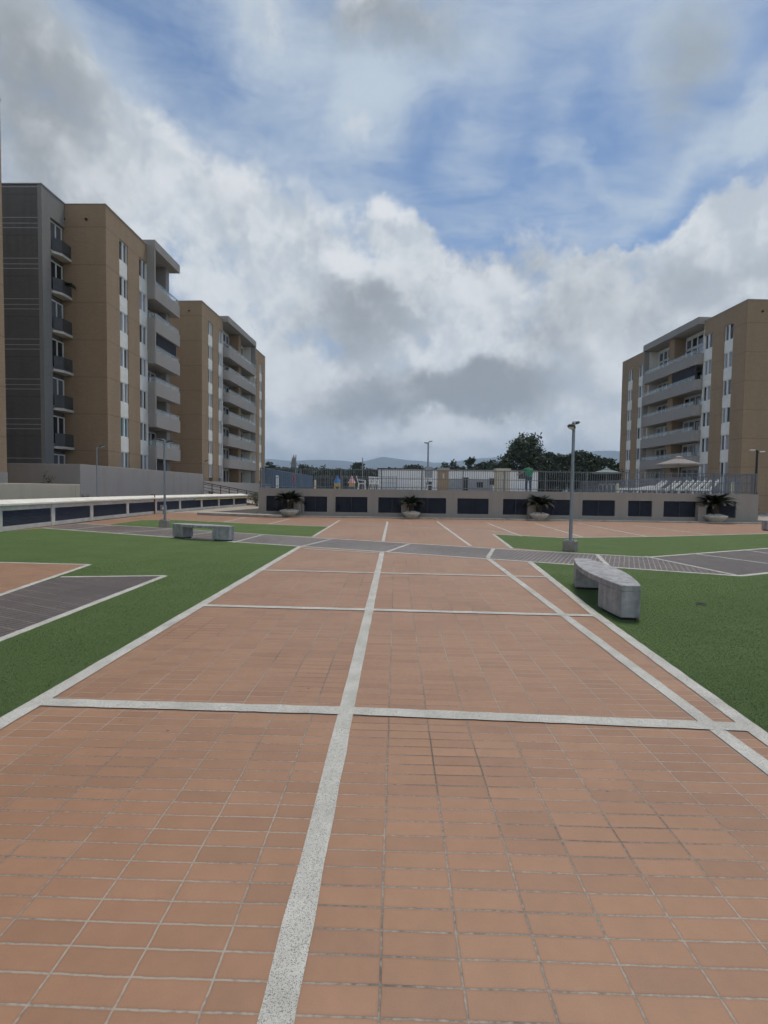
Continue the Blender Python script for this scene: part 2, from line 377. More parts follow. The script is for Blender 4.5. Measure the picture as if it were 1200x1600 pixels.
# ------------------------------------------------------------------ ground and paving
structure(MB().sheet([(-16000, -3000), (16000, -3000), (16000, 14000), (-16000, 14000)], -0.35).build('ground', 'groundm'))
PF = [Vector((-7.9, 29.25)), Vector((20.15, 28.95))]         # front line of the pool wall
structure(MB().prism([(-13.2, -6), (34, -6), (34, 32), (PF[1].x, PF[1].y), (PF[0].x, PF[0].y), (-9.5, 29.4), (-12.9, 31.5), (-14.05, 30.4), (-13.3, 16.9)], -0.3, 0.0).build('brick_plaza', 'brick'))
structure(MB().prism([(-14.05, 30.42), (-12.9, 31.52), (-9.5, 29.42), (-7.95, 29.3), (-7.95, 60), (-30, 60), (-30, 46.5), (-13.3, 45.8)], -0.3, -0.004).build('concrete_path', 'path'))
structure(MB().prism([(20.2, 32.05), (60, 32.05), (60, 70), (20.2, 70)], -0.3, -0.006).build('side_path', 'path'))
structure(MB().prism([(-30, -6), (-13.1, -6), (-13.1, 7), (-13.55, 16.9), (-14.15, 24), (-14.3, 30.4), (-14.05, 37.5), (-13.55, 45.5), (-30, 46.45)], -0.3, 0.35).build('planting_terrace', 'soil'))

ZG, ZT, ZP, ZS = 0.0015, 0.003, 0.0045, 0.006
def gp(*pts): return [G(*p) for p in pts]
UP = [(125, 817), (267, 826), (400, 835), (517, 842), (640, 849), (771, 858), (900, 865), (1008, 869.6)]
UPG = [Vector((-13.35, 21.2)), Vector((-8.57, 19.28)), Vector((-4.79, 17.50)), Vector((-2.06, 16.26)), Vector((0.42, 15.2)), Vector((2.7, 14.2)), Vector((4.69, 13.4)), Vector((6.28, 12.8))]
LOG = [Vector((-13.04, 18.60)), Vector((-7.06, 15.92)), Vector((-4.8, 14.92)), Vector((-2.54, 13.95)), Vector((-0.22, 13.0)), Vector((2.2, 12.0)), Vector((3.05, 11.65)), Vector((4.69, 10.95)), Vector((6.72, 10.08))]
RU = [Vector((11.05, 15.39)), Vector((26, 22.9))]
RL = [Vector((7.52, 10.5)), Vector((26, 20.0))]
structure(MB().sheet(UPG + LOG[::-1], ZG).build('charcoal_path', 'greytile'))
structure(MB().sheet([UPG[-1], LOG[-1]] + RL + RU[::-1], ZG).build('charcoal_path', 'greytile_b'))
# left charcoal and brick figures set into the turf
DP = gp((95, 902), (258, 900), (0, 1000)); dv = (DP[2] - DP[1])
DPOLY = [DP[0], DP[1], DP[1] + dv * 2.1, DP[0] + dv * 1.9]
structure(MB().sheet(DPOLY, ZP).build('charcoal_path', 'greytile_c'))
BP = gp((140, 882.5), (0, 930)); bv = BP[1] - BP[0]
BW = Vector((-3.2, 0.15))
structure(MB().sheet([BP[0], BP[0] + bv * 3, BP[0] + bv * 3 + BW * 3, BP[0] + BW * 3], ZP).build('brick_inset', 'brick'))

BQ = [BP[0], BP[0] + bv * 3, BP[0] + bv * 3 + BW * 3, BP[0] + BW * 3]
def inq(q, x, y, pad=0.09):
    c = sum(q, Vector((0, 0))) / len(q); sg = []
    for a, b in zip(q, q[1:] + q[:1]):
        e = (b - a).normalized(); k = e.x * (y - a.y) - e.y * (x - a.x); kc = e.x * (c.y - a.y) - e.y * (c.x - a.x); sg.append(k * (1 if kc > 0 else -1) > -pad)
    return all(sg)
def turf(pts, label):
    mb = MB().sheet(pts, ZT); rnd = random.Random(len(label)); n = len(pts)
    def inside(x, y):
        c = False; j = n - 1
        for i in range(n):
            if (pts[i].y > y) != (pts[j].y > y) and x < (pts[j].x - pts[i].x) * (y - pts[i].y) / (pts[j].y - pts[i].y) + pts[i].x: c = not c
            j = i
        return c
    xs = [max(min(p.x for p in pts), -11), min(max(p.x for p in pts), 11)]; ys = [2.0, 12.0]; vs = []; fs = []
    if min(p.y for p in pts) < 8:
        for _ in range(190000):
            yy = ys[0] + (ys[1] - ys[0]) * rnd.random() ** 1.7; x = rnd.uniform(*xs)
            if abs(x + .03) > yy * 0.80 + .5 or not inside(x - .075, yy) or not inside(x + .075, yy) or not inside(x, yy + .08) or (x < -2 and (inq(DPOLY, x, yy) or inq(BQ, x, yy))): continue
            if rnd.random() < (yy - 4.5) / 7.0: continue
            a = rnd.random() * 3.14; w = rnd.uniform(.002, .0045) * (0.6 + yy * .13); h = rnd.uniform(.005, .011); dx, dy = math.cos(a) * w, math.sin(a) * w; lx, ly = rnd.uniform(-.007, .007), rnd.uniform(-.007, .007)
            k = len(vs); vs += [(x - dx, yy - dy, ZT), (x + dx, yy + dy, ZT), (x + lx, yy + ly, ZT + h)]; fs.append((k, k + 1, k + 2))
    mb.add(vs, fs, 1)
    o = mb.build('artificial_turf', ['turf', 'blade'], fix=False); tag(o, label, 'turf', None, 'stuff'); return o
turf([Vector((-2.62, -6)), Vector((-2.62, 13.95))] + LOG[2::-1] + [Vector((-13.3, 16.9)), Vector((-13.2, -6))], 'large green artificial turf lawn left of the brick walk')
turf([UPG[1] + Vector((-3.2, 1.3))] + UPG[1:3] + gp((489, 838.5), (514, 823), (400, 818.7), (268, 812.2), (221, 812.8)), 'green turf strip behind the far left bench')
ROUT = [Vector((3.05, 11.6)), Vector((2.63, 6.75)), Vector((2.46, 3.6)), Vector((2.38, 2.2)), Vector((2.3, 0.4)), Vector((2.25, -6))]
turf([ROUT[0]] + LOG[7:] + RL + [Vector((34, 20)), Vector((34, -6))] + ROUT[::-1][:-1], 'large green artificial turf lawn under the right bench')
turf(gp((800, 856)) + UPG[6:] + RU + [Vector((26, 24.3))] + gp((1200, 834), (1033, 838.5), (879, 840.5), (771, 835)), 'green turf strip around the tall grey lamp base')

STRIPS = MB()
def strip(pts, w=0.11, z=ZS, jit=0.004):
    rnd = random.Random(len(STRIPS.v))
    out = []
    for a, b in zip(pts[:-1], pts[1:]):
        a = Vector(a[:2]); b = Vector(b[:2]); d = b - a; n = max(1, int(d.length / 0.09)) if d.length < 14 else max(1, int(d.length / 0.3))
        for k in range(n): out.append(a + d * (k / n))
    out.append(Vector(pts[-1][:2]))
    lv = []
    for i, p in enumerate(out):
        t = (out[min(i + 1, len(out) - 1)] - out[max(i - 1, 0)]).normalized(); nn = Vector((-t.y, t.x))
        a = p + nn * (w / 2 + rnd.uniform(-jit, jit)); b = p - nn * (w / 2 + rnd.uniform(-jit, jit))
        lv += [(a.x, a.y, z), (b.x, b.y, z)]
    STRIPS.add(lv, [(2 * i, 2 * i + 1, 2 * i + 3, 2 * i + 2) for i in range(len(out) - 1)])
strip([(-2.62, -3), (-2.62, 13.9)], 0.13)
strip([(-0.338, -3), (-0.335, 12.95)], 0.112)
strip([(2.2, -3), (2.19, 11.98)], 0.112)
strip(ROUT, 0.12)
zc = ZS + 0.0015
strip([(-2.56, 3.64), (-0.34, 3.615), (2.45, 3.50)], 0.125, zc)
strip([(-2.56, 6.79), (2.62, 6.62)], 0.115, zc)
strip([(-2.56, 9.82), (2.85, 9.58)], 0.105, zc)
strip([(-2.4, 13.45), (-0.4, 12.75)], 0.09, zc)
strip(UPG + RU, 0.12, zc)
strip(LOG + RL, 0.12, zc)
zd = zc + 0.0015
for a, b in (((771, 858), (762, 872)), ((933, 867), (952, 887)), ((1008, 869.6), (1158, 901)), ((1083, 865.5), (1200, 881)), ((1165, 860), (1200, 865)),
             ((640, 850), (604, 863)), ((517, 843), (467, 855)), ((410, 836), (365, 848)), ((267, 827), (178, 834)), ((175, 821), (110, 828)), ((330, 832), (265, 840))):
    strip(gp(a, b), 0.10, zd)
ce = Vector((-0.335, 15.6))
for a, b in (((598.5, 846), (605.5, 815)), ((735, 853), (683, 815)), ((489, 838.5), (531, 813)), ((815, 838), (760, 817)), ((910, 839.5), (836, 818)), ((1012, 838.5), (905, 818)),
             ((800, 857), (771, 835)), ((1110, 836), (985, 820)), ((420, 819), (452, 811)), ((350, 816), (385, 808))):
    strip(gp(a, b), 0.10, ZS)
strip([G(771, 835), G(879, 840.5), G(1033, 838.5), G(1200, 834), Vector((26, 24.3))], 0.12, zc)
strip([G(514, 823), G(400, 818.7), G(268, 812.2)], 0.09, zc)
strip(gp((540, 819), (760, 829), (800, 834)), 0.08, zc)
strip([DP[0], DP[1]], 0.09, zc); strip([DP[1], DP[1] + dv * 2.1], 0.11, ZS)
strip([BP[0], BP[0] + bv * 3], 0.10, ZS); strip([BP[0], BP[0] + BW * 3], 0.09, zc)
structure(STRIPS.build('granite_strip', 'granite', fix=False))
# kerb along the pool wall and a thin band of dirt
d = (PF[1] - PF[0]).normalized(); nn = Vector((d.y, -d.x))
def along(t, o): return PF[0] + (PF[1] - PF[0]) * t + nn * o
structure(MB().prism([along(-0.02, 0.55), along(1.04, 0.55), along(1.04, 0.85), along(-0.02, 0.85)], 0.0, 0.07).build('kerb', 'kerb', bevel=0.015))
structure(MB().prism([along(-0.02, 0.004), along(1.04, 0.004), along(1.04, 0.55), along(-0.02, 0.55)], 0.0, 0.03).build('planting_bed', 'soil'))
bed = [G(310, 803.5), G(440, 808), Vector((-7.95, 29.6)), Vector((-7.95, 33.5)), G(405, 796)]
structure(MB().prism(bed, -0.003, 0.08).build('planting_bed', 'soil'))
structure(MB().prism([G(308, 804.5), G(440, 809.5), G(440, 807.5), G(312, 802.7)], 0.0, 0.14).build('kerb', 'kerb', bevel=0.012))

# ------------------------------------------------------------------ apartment buildings
def building(label, A, ang, side, zo, u1, u2, near_fin, single=False, pale=0.3, seed=1, blinds=(), teal=None, top=19.7):
    """u runs along the facade away from the near gable, v outward, z up."""
    root = empty('apartment_building', label, 'building', (A[0], A[1], 0), ang, 'apartment blocks round the plaza')
    rnd = random.Random(seed); s = side
    def B(mb, u0, ub, v0, v1, z0, z1, mi=0):
        xs = sorted((s * v0, s * v1)); mb.box(xs[0], xs[1], u0, ub, max(z0 + zo, -0.3), z1 + zo, mi)
    Lb = u2 if single else u1
    D = 12.0; V0 = -1.05
    wall = MB()
    B(wall, 0.001, Lb, -D, V0 + 0.002, -3, top)
    strips = [(1.6, 2.7), (4.3, 5.45)] + ([] if single else [(15.95, 17.25), (18.6, 19.7)])
    blk = (5.47, 9.9) if single else (5.47, 15.2)
    piers = [(0, 1.6), (2.7, 4.3)] + ([] if single else [(15.2, 15.95), (17.25, 18.6), (19.7, u1)])
    for a, b in piers: B(wall, a, b, V0, 0, -3, top)
    ztopw = 18.35
    for a, b in strips:
        B(wall, a, b, V0, 0, ztopw, top); B(wall, a, b, V0, -0.3, -3, ztopw)
    w = wall.build('wall', 'tan', root)
    # thin parapet cap
    cap = MB(); B(cap, -0.03, Lb + 0.03, -D - 0.03, 0.03, top, top + 0.06); cap.build('parapet_cap', 'greyconc', root)
    # weep pipes high on the gable
    for uu in (0.9, 2.35):
        p = MB(); xs = -s * uu if False else s * (-uu - 0.35)
        p.tube((xs, -0.12, top - 0.95 + zo), (xs, 0.05, top - 0.9 + zo), 0.07, n=10); p.build('drain_spout', 'black', root)
    # window strips
    for si, (a, b) in enumerate(strips):
        for k in range(-1 if zo < -1 else 0, 7):
            z0 = 2.6 + 2.4 * k; z1 = z0 + 1.38; zn = 2.6 + 2.4 * (k + 1)
            if z0 + zo < -0.2: continue
            f = MB(); t = 0.06; vd, vf = -0.28, -0.07
            B(f, a, b, vd, vf, z0, z0 + t); B(f, a, b, vd, vf, z1 - t, z1)
            B(f, a, a + t, vd, vf, z0 + t, z1 - t); B(f, b - t, b, vd, vf, z0 + t, z1 - t)
            mdl = (a + b) / 2 + 0.02; B(f, mdl - 0.07, mdl + 0.07, vd, vf + 0.01, z0 + t, z1 - t)
            fo = f.build('window', 'frame', root)
            for (c, e) in ((a + t, mdl - 0.07), (mdl + 0.07, b - t)):
                p = MB(); B(p, c, e, -0.26, -0.16, z0 + t, z1 - t)
                r = rnd.random(); g = 'glass_pale' if r < pale else ('glass_mid' if r < pale + 0.3 else 'glass_dark')
                if teal == (si, k): g = 'glass_teal'
                p.build('pane', g, fo)
            if k < 6:
                sp = MB(); B(sp, a, b, -0.29, -0.035, z1 + 0.003, zn - 0.003); sp.build('spandrel', 'white', root)
    # balcony stack
    fo_z = lambda k: 3.75 + 2.4 * k          # underside of parapet k
    a, b = blk; VP = 0.6
    lining = MB(); B(lining, a - 0.015, a + 0.06, V0 + 0.01, -0.01, 1.5, 19.4); lining.build('loggia_side', 'white', root)
    back = MB(); B(back, a + 0.06, (b if not single else 9.3), V0 - 0.02, V0 + 0.05, 1.5, 19.4); back.build('loggia_back', 'greyconc' if single else 'white', root)
    pil = MB()
    if single: B(pil, 8.75, 9.35, V0 + 0.05, -0.05, -3, 19.4); pil.build('pillar', 'greyconc', root)
    else: B(pil, 9.9, 10.8, V0 + 0.05, 0.2, -3, 19.4); pil.build('pillar', 'tan_plain', root)
    if not single:
        e = MB(); B(e, b - 0.16, b, V0 + 0.05, -0.02, -3, 19.4); e.build('end_wall', 'white', root)
    def ring(mb, uu0, uu1, v1, z0, z1, ch, th=None):
        pts = [(s * V0 * 0.99, uu0), (s * (v1 - ch), uu0), (s * (v1 - ch * 0.3), uu0 + ch * 0.3), (s * v1, uu0 + ch), (s * v1, uu1), (s * V0 * 0.99, uu1)]
        if th is None: mb.prism(pts, z0 + zo, z1 + zo); return
        o = pts[1:5]; i_ = [(p[0] - s * th if n else p[0] - s * 0.02, p[1] + (th if n < 3 else 0.0)) for n, p in enumerate(o)]
        o = [(s * 0.02, uu0)] + o + [(s * 0.02, uu1)]
        i_ = [(s * 0.02, uu0 + th), (s * (v1 - ch) - s * th * 0.3, uu0 + th), (s * (v1 - ch * 0.3) - s * th, uu0 + ch * 0.3 + th * 0.5), (s * v1 - s * th, uu0 + ch + th * 0.3), (s * v1 - s * th, uu1 - th), (s * 0.02, uu1 - th)]
        n = len(o); vs = [(p[0], p[1], z0 + zo) for p in o] + [(p[0], p[1], z1 + zo) for p in o] + [(p[0], p[1], z0 + zo) for p in i_] + [(p[0], p[1], z1 + zo) for p in i_]
        fs = []
        for q in range(n - 1):
            fs += [(q, q + 1, n + q + 1, n + q), (2 * n + q, 3 * n + q, 3 * n + q + 1, 2 * n + q + 1), (n + q, n + q + 1, 3 * n + q + 1, 3 * n + q), (q, 2 * n + q, 2 * n + q + 1, q + 1)]
        fs += [(0, n, 3 * n, 2 * n), (n - 1, 3 * n - 1, 4 * n - 1, 2 * n - 1)]
        mb.add(vs, fs)
    ch = 0.12 if single else 0.4
    for k in range(-1 if zo < -1 else 0, 6):
        z = fo_z(k)
        if z + zo < 0.2: continue
        bal = MB(); ring(bal, a, b, VP - 0.002, z, z + 0.22, ch); ring(bal, a - 0.001, b + 0.001, VP, z + 0.222, z + 1.0, ch, 0.13)
        bo = bal.build('balcony', 'greyconc', root)
        g = MB(); B(g, a + ch + 0.05, b - 0.05, VP - 0.08, VP - 0.06, z + 1.0, z + 1.36); B(g, a + 0.06, a + 0.08, 0.05, VP - ch, z + 1.0, z + 1.36)
        g.build('glass_rail', 'railglass', bo)
        h = MB(); B(h, a + ch + 0.03, b - 0.02, VP - 0.095, VP - 0.045, z + 1.362, z + 1.40); B(h, a + 0.045, a + 0.095, 0.03, VP - ch, z + 1.362, z + 1.40)
        uu = a + ch
        while uu < b: B(h, uu, uu + 0.03, VP - 0.092, VP - 0.048, z + 1.0, z + 1.36); uu += 1.3
        h.build('handrail', 'steel', bo)
    # doors of the loggias
    for k in range(-2 if zo < -1 else -1, 6):
        fl = fo_z(k) + 0.23
        if fl + zo < -0.2: continue
        spans = [(6.1, 8.6, 3)] if single else [(6.05, 9.7, 4), (11.3, 14.6, 4)]
        hts = [(fl, fl + 2.0)] if k < 5 else [(fl, fl + 2.05), (fl + 2.15, fl + 3.1)]
        for (c, e, n) in spans:
            for (z0, z1) in hts:
                f = MB(); v0, v1 = V0 + 0.04, V0 + 0.16; st = (e - c) / n
                B(f, c, e, v0, v1, z1 - 0.07, z1); B(f, c, e, v0, v1, z0, z0 + 0.05)
                for q in range(n + 1):
                    uq = c + q * st; B(f, uq - 0.065, uq + 0.065, v0, v1 + 0.01, z0 + 0.05, z1 - 0.07)
                fo = f.build('balcony_door', 'frame', root)
                for q in range(n):
                    p = MB(); B(p, c + q * st + 0.065, c + (q + 1) * st - 0.065, V0 + 0.04, V0 + 0.10, z0 + 0.05, z1 - 0.07)
                    r = rnd.random(); p.build('pane', 'glass_mid' if r < 0.5 else ('glass_pale' if r < 0.72 else 'glass_dark'), fo)
    for (k, c, e) in blinds:
        z = fo_z(k); p = MB(); B(p, c, e, VP - 0.24, VP - 0.2, z + 1.25, z + 2.39); p.build('roll_blind', 'blind', root)
    # crowning slab and the end fins
    rf = MB(); B(rf, a - 0.02, b + 0.02, -6, VP + 0.02, 19.45, 20.1); rf.build('roof_slab', 'greyconc', root)
    up = MB(); B(up, a, b - 0.3, -6, V0 - 0.03, top + 0.1, 19.44 + 0.0) if False else None
    for k in (6, 4, 2, 0):
        z0 = fo_z(k - 1) + 1.0 if k else 1.2; z1 = fo_z(k) if k < 6 else 19.45
        if z1 + zo < 0.3: continue
        fn = MB()
        if near_fin: B(fn, a - 0.012, a + 0.14, -0.05, VP - 0.004, z0, z1)
        else: B(fn, b - 0.14, b + 0.012, -0.9, VP - 0.004, z0, z1)
        fn.build('end_fin', 'greyconc', root)
    # added grey sheets on the pier feet, standing in for haze behind the fence
    for (c, e) in piers:
        base = MB(); B(base, c + 0.002, e - 0.002, -0.02, 0.03, -3, 2.2 if zo > -1 else 4.9); base.build('haze_sheet', 'greyconc', root)
    return root
LA = (-18.99, 33.4); LB = (-19.2, 50.3)
b1 = building('tan block with the plain dark grey wing, second from left', LA, R(0.0), 1, 0.0, 21.2, 9.38, True, True, 0.35, 3, [(3, 6.2, 9.6)], (0, 1))
b2 = building('tan block with double balconies beyond the dark winged block', LB, R(-2.1), 1, 0.0, 21.2, 9.38, False, False, 0.45, 5)
b0 = copy_tree(b2); b0.location = (-18.95, 3.35, 0); b0.rotation_euler = (0, 0, 0)
b0['label'] = 'tan block cut off at the far left edge of the picture'
b3 = building('tan block with curved grey balconies on the right, behind the pool deck', (29.02, 44.0), R(2.85), -1, -1.95, 21.2, 9.38, False, False, 0.4, 9, [(4, 5.9, 9.8)])
# dark wing of the second block: child parts of b1 (local coordinates of b1)
def wx(x): return x - LA[0]
def wy(y): return y - LA[1]
XW = -21.65
dw = MB(); dw.box(wx(-32), wx(XW - 0.25), wy(31.2), wy(33.45), -0.3, 19.7); dw.build('dark_wing', 'dark', b1)
rt = MB(); rt.box(wx(XW - 0.25), wx(XW), wy(31.195), wy(31.98), -0.3, 19.72)
rt.box(wx(XW - 0.25), wx(XW), wy(31.98), wy(33.39), 18.2, 19.72); rt.build('wing_return', 'darkside', b1)
cp = MB(); cp.box(wx(-32.02), wx(XW + 0.03), wy(31.17), wy(33.38), 19.72, 19.78); cp.build('parapet_cap', 'greyconc', b1)
for k in range(7):
    z = 1.45 + 2.42 * k
    f = MB(); y0, y1 = 32.02, 33.3
    xa, xb = wx(XW - 0.24), wx(XW - 0.14)
    for yy in (y0, y0 + 0.62, y1 - 0.07): f.box(xa, xb, wy(yy), wy(yy + 0.07), z + 0.3, z + 2.15)
    f.box(xa, xb, wy(y0 + 0.07), wy(y1 - 0.07), z + 2.08, z + 2.149); f.box(xa, xb, wy(y0 + 0.07), wy(y1 - 0.07), z + 0.3, z + 0.37)
    fo = f.build('window', 'frame', b1)
    for (c, e) in ((y0 + 0.07, y0 + 0.62), (y0 + 0.69, y1 - 0.07)):
        p = MB(); p.box(wx(XW - 0.245), wx(XW - 0.19), wy(c), wy(e), z + 0.37, z + 2.08); p.build('pane', ('glass_mid', 'glass_dark', 'glass_mid', 'glass_dark')[k % 4], fo)
    if k:
        sl = MB(); sl.prism([(wx(XW - 0.2), wy(31.99)), (wx(XW + 0.08), wy(31.99)), (wx(XW + 0.42), wy(32.45)), (wx(XW + 0.42), wy(33.38)), (wx(XW - 0.2), wy(33.38))], z + 0.05, z + 0.2)
        so = sl.build('small_balcony', 'concrete_light', b1)
        g = MB(); pts = [(wx(XW + 0.06), wy(32.02)), (wx(XW + 0.38), wy(32.46)), (wx(XW + 0.38), wy(33.36))]
        for (q, w_) in zip(pts[:-1], pts[1:]): g.beam((q[0], q[1], z + 0.62), (w_[0], w_[1], z + 0.62), 0.02, 0.8)
        g.build('rail_panel', 'railpanel', so)

# ------------------------------------------------------------------ left boundary: ventilated parapet, walls, ramp rail
_PL = [(7.4, -12.85), (16.93, -13.35), (24.0, -13.95), (30.4, -14.1), (37.5, -13.85), (45.6, -13.35)]
def _lx(y):
    for (a, xa_), (b, xb_) in zip(_PL[:-1], _PL[1:]):
        if a <= y <= b: return xa_ + (xb_ - xa_) * (y - a) / (b - a)
LW = [Vector((_lx(y_), y_)) for y_ in (7.4, 10.5, 13.7, 16.93, 20.0, 23.0, 26.4, 29.7, 32.9, 36.3, 39.4, 42.5, 45.6)]
vw = empty('ventilated_wall', 'long low wall with white coping and navy louvres beside the left turf', 'wall', (LW[3].x, LW[3].y, 0))
O = LW[3]
def seg_frame(p, q):
    d = (q - p).normalized(); return d, Vector((d.y, -d.x))      # n points to the plaza (+X)
body = MB(); cop = MB()
def quadbox(mb, p, q, n, o0, o1, z0, z1):
    pts = [p + n * o0, q + n * o0, q + n * o1, p + n * o1]; mb.prism([(a.x - O.x, a.y - O.y) for a in pts], z0, z1)
bays = []
for p, q in zip(LW[:-1], LW[1:]):
    d, n = seg_frame(p, q); Ls = (q - p).length
    quadbox(body, p, q, n, -0.35, 0.0, 0.0, 0.16); quadbox(body, p, q, n, -0.35, 0.0, 0.70, 0.86); quadbox(body, p, q, n, -0.35, -0.22, 0.161, 0.699)
    nb = 1; st = Ls / nb
    for k in range(nb):
        a = p + d * (k * st); b = p + d * ((k + 1) * st)
        quadbox(body, a - d * 0.12, a + d * 0.12, n, -0.21, 0.012, 0.0, 0.858)
        bays.append((a + d * 0.12, b - d * 0.12, n))
    c = [p + n * 0.10, q + n * 0.10, q - n * 0.55, p - n * 0.55]
    vs = [(v.x - O.x, v.y - O.y, z) for z, cc in ((0.863, c), (None, c)) if z for v in cc]
    vs += [(c[0].x - O.x, c[0].y - O.y, 0.95), (c[1].x - O.x, c[1].y - O.y, 0.95), (c[2].x - O.x, c[2].y - O.y, 1.06), (c[3].x - O.x, c[3].y - O.y, 1.06)]
    cop.add(vs, [(0, 3, 2, 1), (4, 5, 6, 7), (0, 1, 5, 4), (1, 2, 6, 5), (2, 3, 7, 6), (3, 0, 4, 7)])
body.build('wall_body', 'concrete_light', vw); cop.build('coping', 'coping', vw, bevel=0.02)
for a, b, n in bays:
    m = MB(); d = (b - a).normalized()
    quadbox(m, a, b, n, -0.10, -0.07, 0.162, 0.698)
    for k in range(11):
        z = 0.166 + k * 0.0485
        p = [a - n * 0.008, b - n * 0.008, b - n * 0.06, a - n * 0.06]
        vs = [(v.x - O.x, v.y - O.y, z + dz + (0.035 if i > 1 else 0)) for dz in (0, 0.012) for i, v in enumerate(p)]
        m.add(vs, [(0, 3, 2, 1), (4, 5, 6, 7), (0, 1, 5, 4), (1, 2, 6, 5), (2, 3, 7, 6), (3, 0, 4, 7)])
    m.build('louvre_panel', 'louvre', vw)
tag(MB().box(-30, -15.6, 24.6, 24.95, -0.3, 1.66).box(-15.95, -15.6, 12, 24.6, -0.3, 1.659).build('low_wall', 'cream', bevel=0.02), 'low plain cream wall behind the white coping at far left', 'wall')
gw = MB(); gw.prism([(-17.5, 28), (-17.5, 46.2), (-17.75, 46.2), (-17.75, 28.25), (-21.6, 28.25), (-21.6, 28)], -0.3, 2.78)
tag(gw.build('boundary_wall', 'greywall', bevel=0.015), 'tall bare grey wall along the foot of the dark winged block', 'wall')
gw = MB(); gw.box(-18.0, -17.7, 46.4, 72, -0.3, 2.15)
tag(gw.build('boundary_wall', 'greywall', bevel=0.015), 'lower grey wall behind the black ramp railing', 'wall')
structure(MB().add([(-17.6, 46.0, -0.02), (-17.6, 49.5, -0.02), (-12.0, 49.5, -0.02), (-12.0, 46.0, -0.02), (-17.6, 46.0, 1.0), (-17.6, 49.5, 1.0)], [(0, 3, 2, 1), (0, 1, 5, 4), (0, 4, 3), (1, 2, 5), (4, 5, 2, 3)]).build('ramp', 'path'))
rr = empty('ramp_railing', 'black metal handrail sloping down beside the ramp at left', 'railing', (-17.5, 45.9, 0))
def rz(x): return max(0, (-12.0 - x) / 5.6)
bars = MB(); xs = [-17.4 + i * 0.78 for i in range(8)]
for i, x in enumerate(xs):
    p = MB(); p.tube((x + 17.5, 0, rz(x) - 0.3), (x + 17.5, 0, rz(x) + 1.05), 0.035); p.build('post', 'black', rr)
for h, r_ in ((1.05, 0.035), (0.9, 0.025), (0.62, 0.018), (0.34, 0.018)):
    bars.tube((0.1, 0, rz(-17.4) + h), (xs[-1] + 17.5, 0, rz(xs[-1]) + h), r_)
bars.build('rail', 'black', rr)
yr = empty('yellow_pipe', 'thin yellow pipe under the coping at the far end of the louvred wall', 'pipe', (0, 0, 0))
pp = [(_lx(y_) + 0.06, y_, 0.71) for y_ in (35, 37.5, 39.4, 42.5, 45.5)] + [(-13.0, 47.0, 0.70), (-12.4, 48.5, 0.66)]
MB().path(pp, 0.035, 8).build('pipe', 'yellow', yr)
for q in pp[:5]: MB().box(q[0] - 0.05, q[0] + 0.045, q[1] - 0.02, q[1] + 0.02, q[2] - 0.05, q[2] + 0.05).build('clamp', 'steel', yr)
for q in pp[5:]: MB().tube((q[0], q[1], -0.02), q, 0.03).build('stand', 'yellow', yr)

# rusty standpipe and meter box
sx, sy = G(242, 803)
t = empty('standpipe', 'thin rusty pipe rising in front of the louvred wall', 'pipe', (sx, sy, 0))
MB().tube((0, 0, 0), (0, 0, 1.12), 0.03).tube((0, 0, 1.1), (-0.25, 0.02, 1.12), 0.025).build('pipe', 'rust', t)
MB().tube((0, -0.07, 0.62), (0, -0.13, 0.62), 0.05).tube((0, 0, 0.62), (0, -0.08, 0.62), 0.02).build('valve', 'rust', t)
t = empty('meter_box', 'small pale grey box on a stub leg by the louvred wall', 'meter', (sx + 0.55, sy - 0.1, 0))
MB().box(-0.16, 0.16, -0.1, 0.1, 0.18, 0.52).build('box', 'greypaint', t, bevel=0.02); MB().tube((0, 0, 0), (0, 0, 0.19), 0.04).build('leg', 'steel', t)
MB().tube((0.06, -0.1, 0.35), (0.06, -0.13, 0.35), 0.09, n=14).build('dial', 'frame', t)

# ------------------------------------------------------------------ pool terrace
def pwl(t, o=0.0): return along(t, o)
PWL = (PF[1] - PF[0]).length
def tpx(px):       # where a sight line over pixel px meets the wall front, as a fraction along it
    v = ray(px, 790); k = PF[0]; dd = PF[1] - PF[0]
    den = v.x * dd.y - v.y * dd.x; return (k.x * v.y - k.y * v.x) / den * 1.0 if abs(den) > 1e-9 else 0
structure(MB().prism([(PF[0].x + 0.3, PF[0].y + 0.3), (PF[1].x - 0.1, PF[1].y + 0.3), (PF[1].x - 0.1, 62), (PF[0].x + 0.3, 62)], -0.3, 1.53).build('pool_deck', 'deck'))
pw = empty('retaining_wall', 'long grey beige wall with navy louvre panels holding up the pool deck', 'wall', (PF[0].x, PF[0].y, 0), math.atan2(d.y, d.x) if False else math.atan2((PF[1] - PF[0]).y, (PF[1] - PF[0]).x))
openings = [(416, 466), (475, 511), (524, 574), (591, 634), (639, 697), (714.7, 763.5), (786, 826), (838, 892), (910, 961), (981.6, 1019), (1037, 1088), (1098, 1150)]
ops = [(tpx(a) * PWL, tpx(b) * PWL) for a, b in openings]
wm = MB(); ZB, ZTP, DP_ = 0.27, 1.15, 0.22
wm.box(0, PWL, -0.30 + 0.55, 0.55, -0.3, 1.58) if False else None
wm.box(0, PWL, DP_, 0.4, -0.3, 1.6)
wm.box(0, PWL, 0, DP_, ZTP, 1.6); wm.box(0, PWL, 0, DP_, -0.3, ZB)
x = 0.0
for a, b in ops:
    wm.box(x, a, 0, DP_, ZB, ZTP); x = b
wm.box(x, PWL, 0, DP_, ZB, ZTP)
wm.build('wall_body', 'poolwall', pw)
w2 = MB(); w2.box(0, 0.3, 0.402, 20, -0.3, 1.6); w2.box(PWL - 0.3, PWL, 0.402, 33, -0.3, 1.6); w2.build('side_wall', 'poolwall', pw)
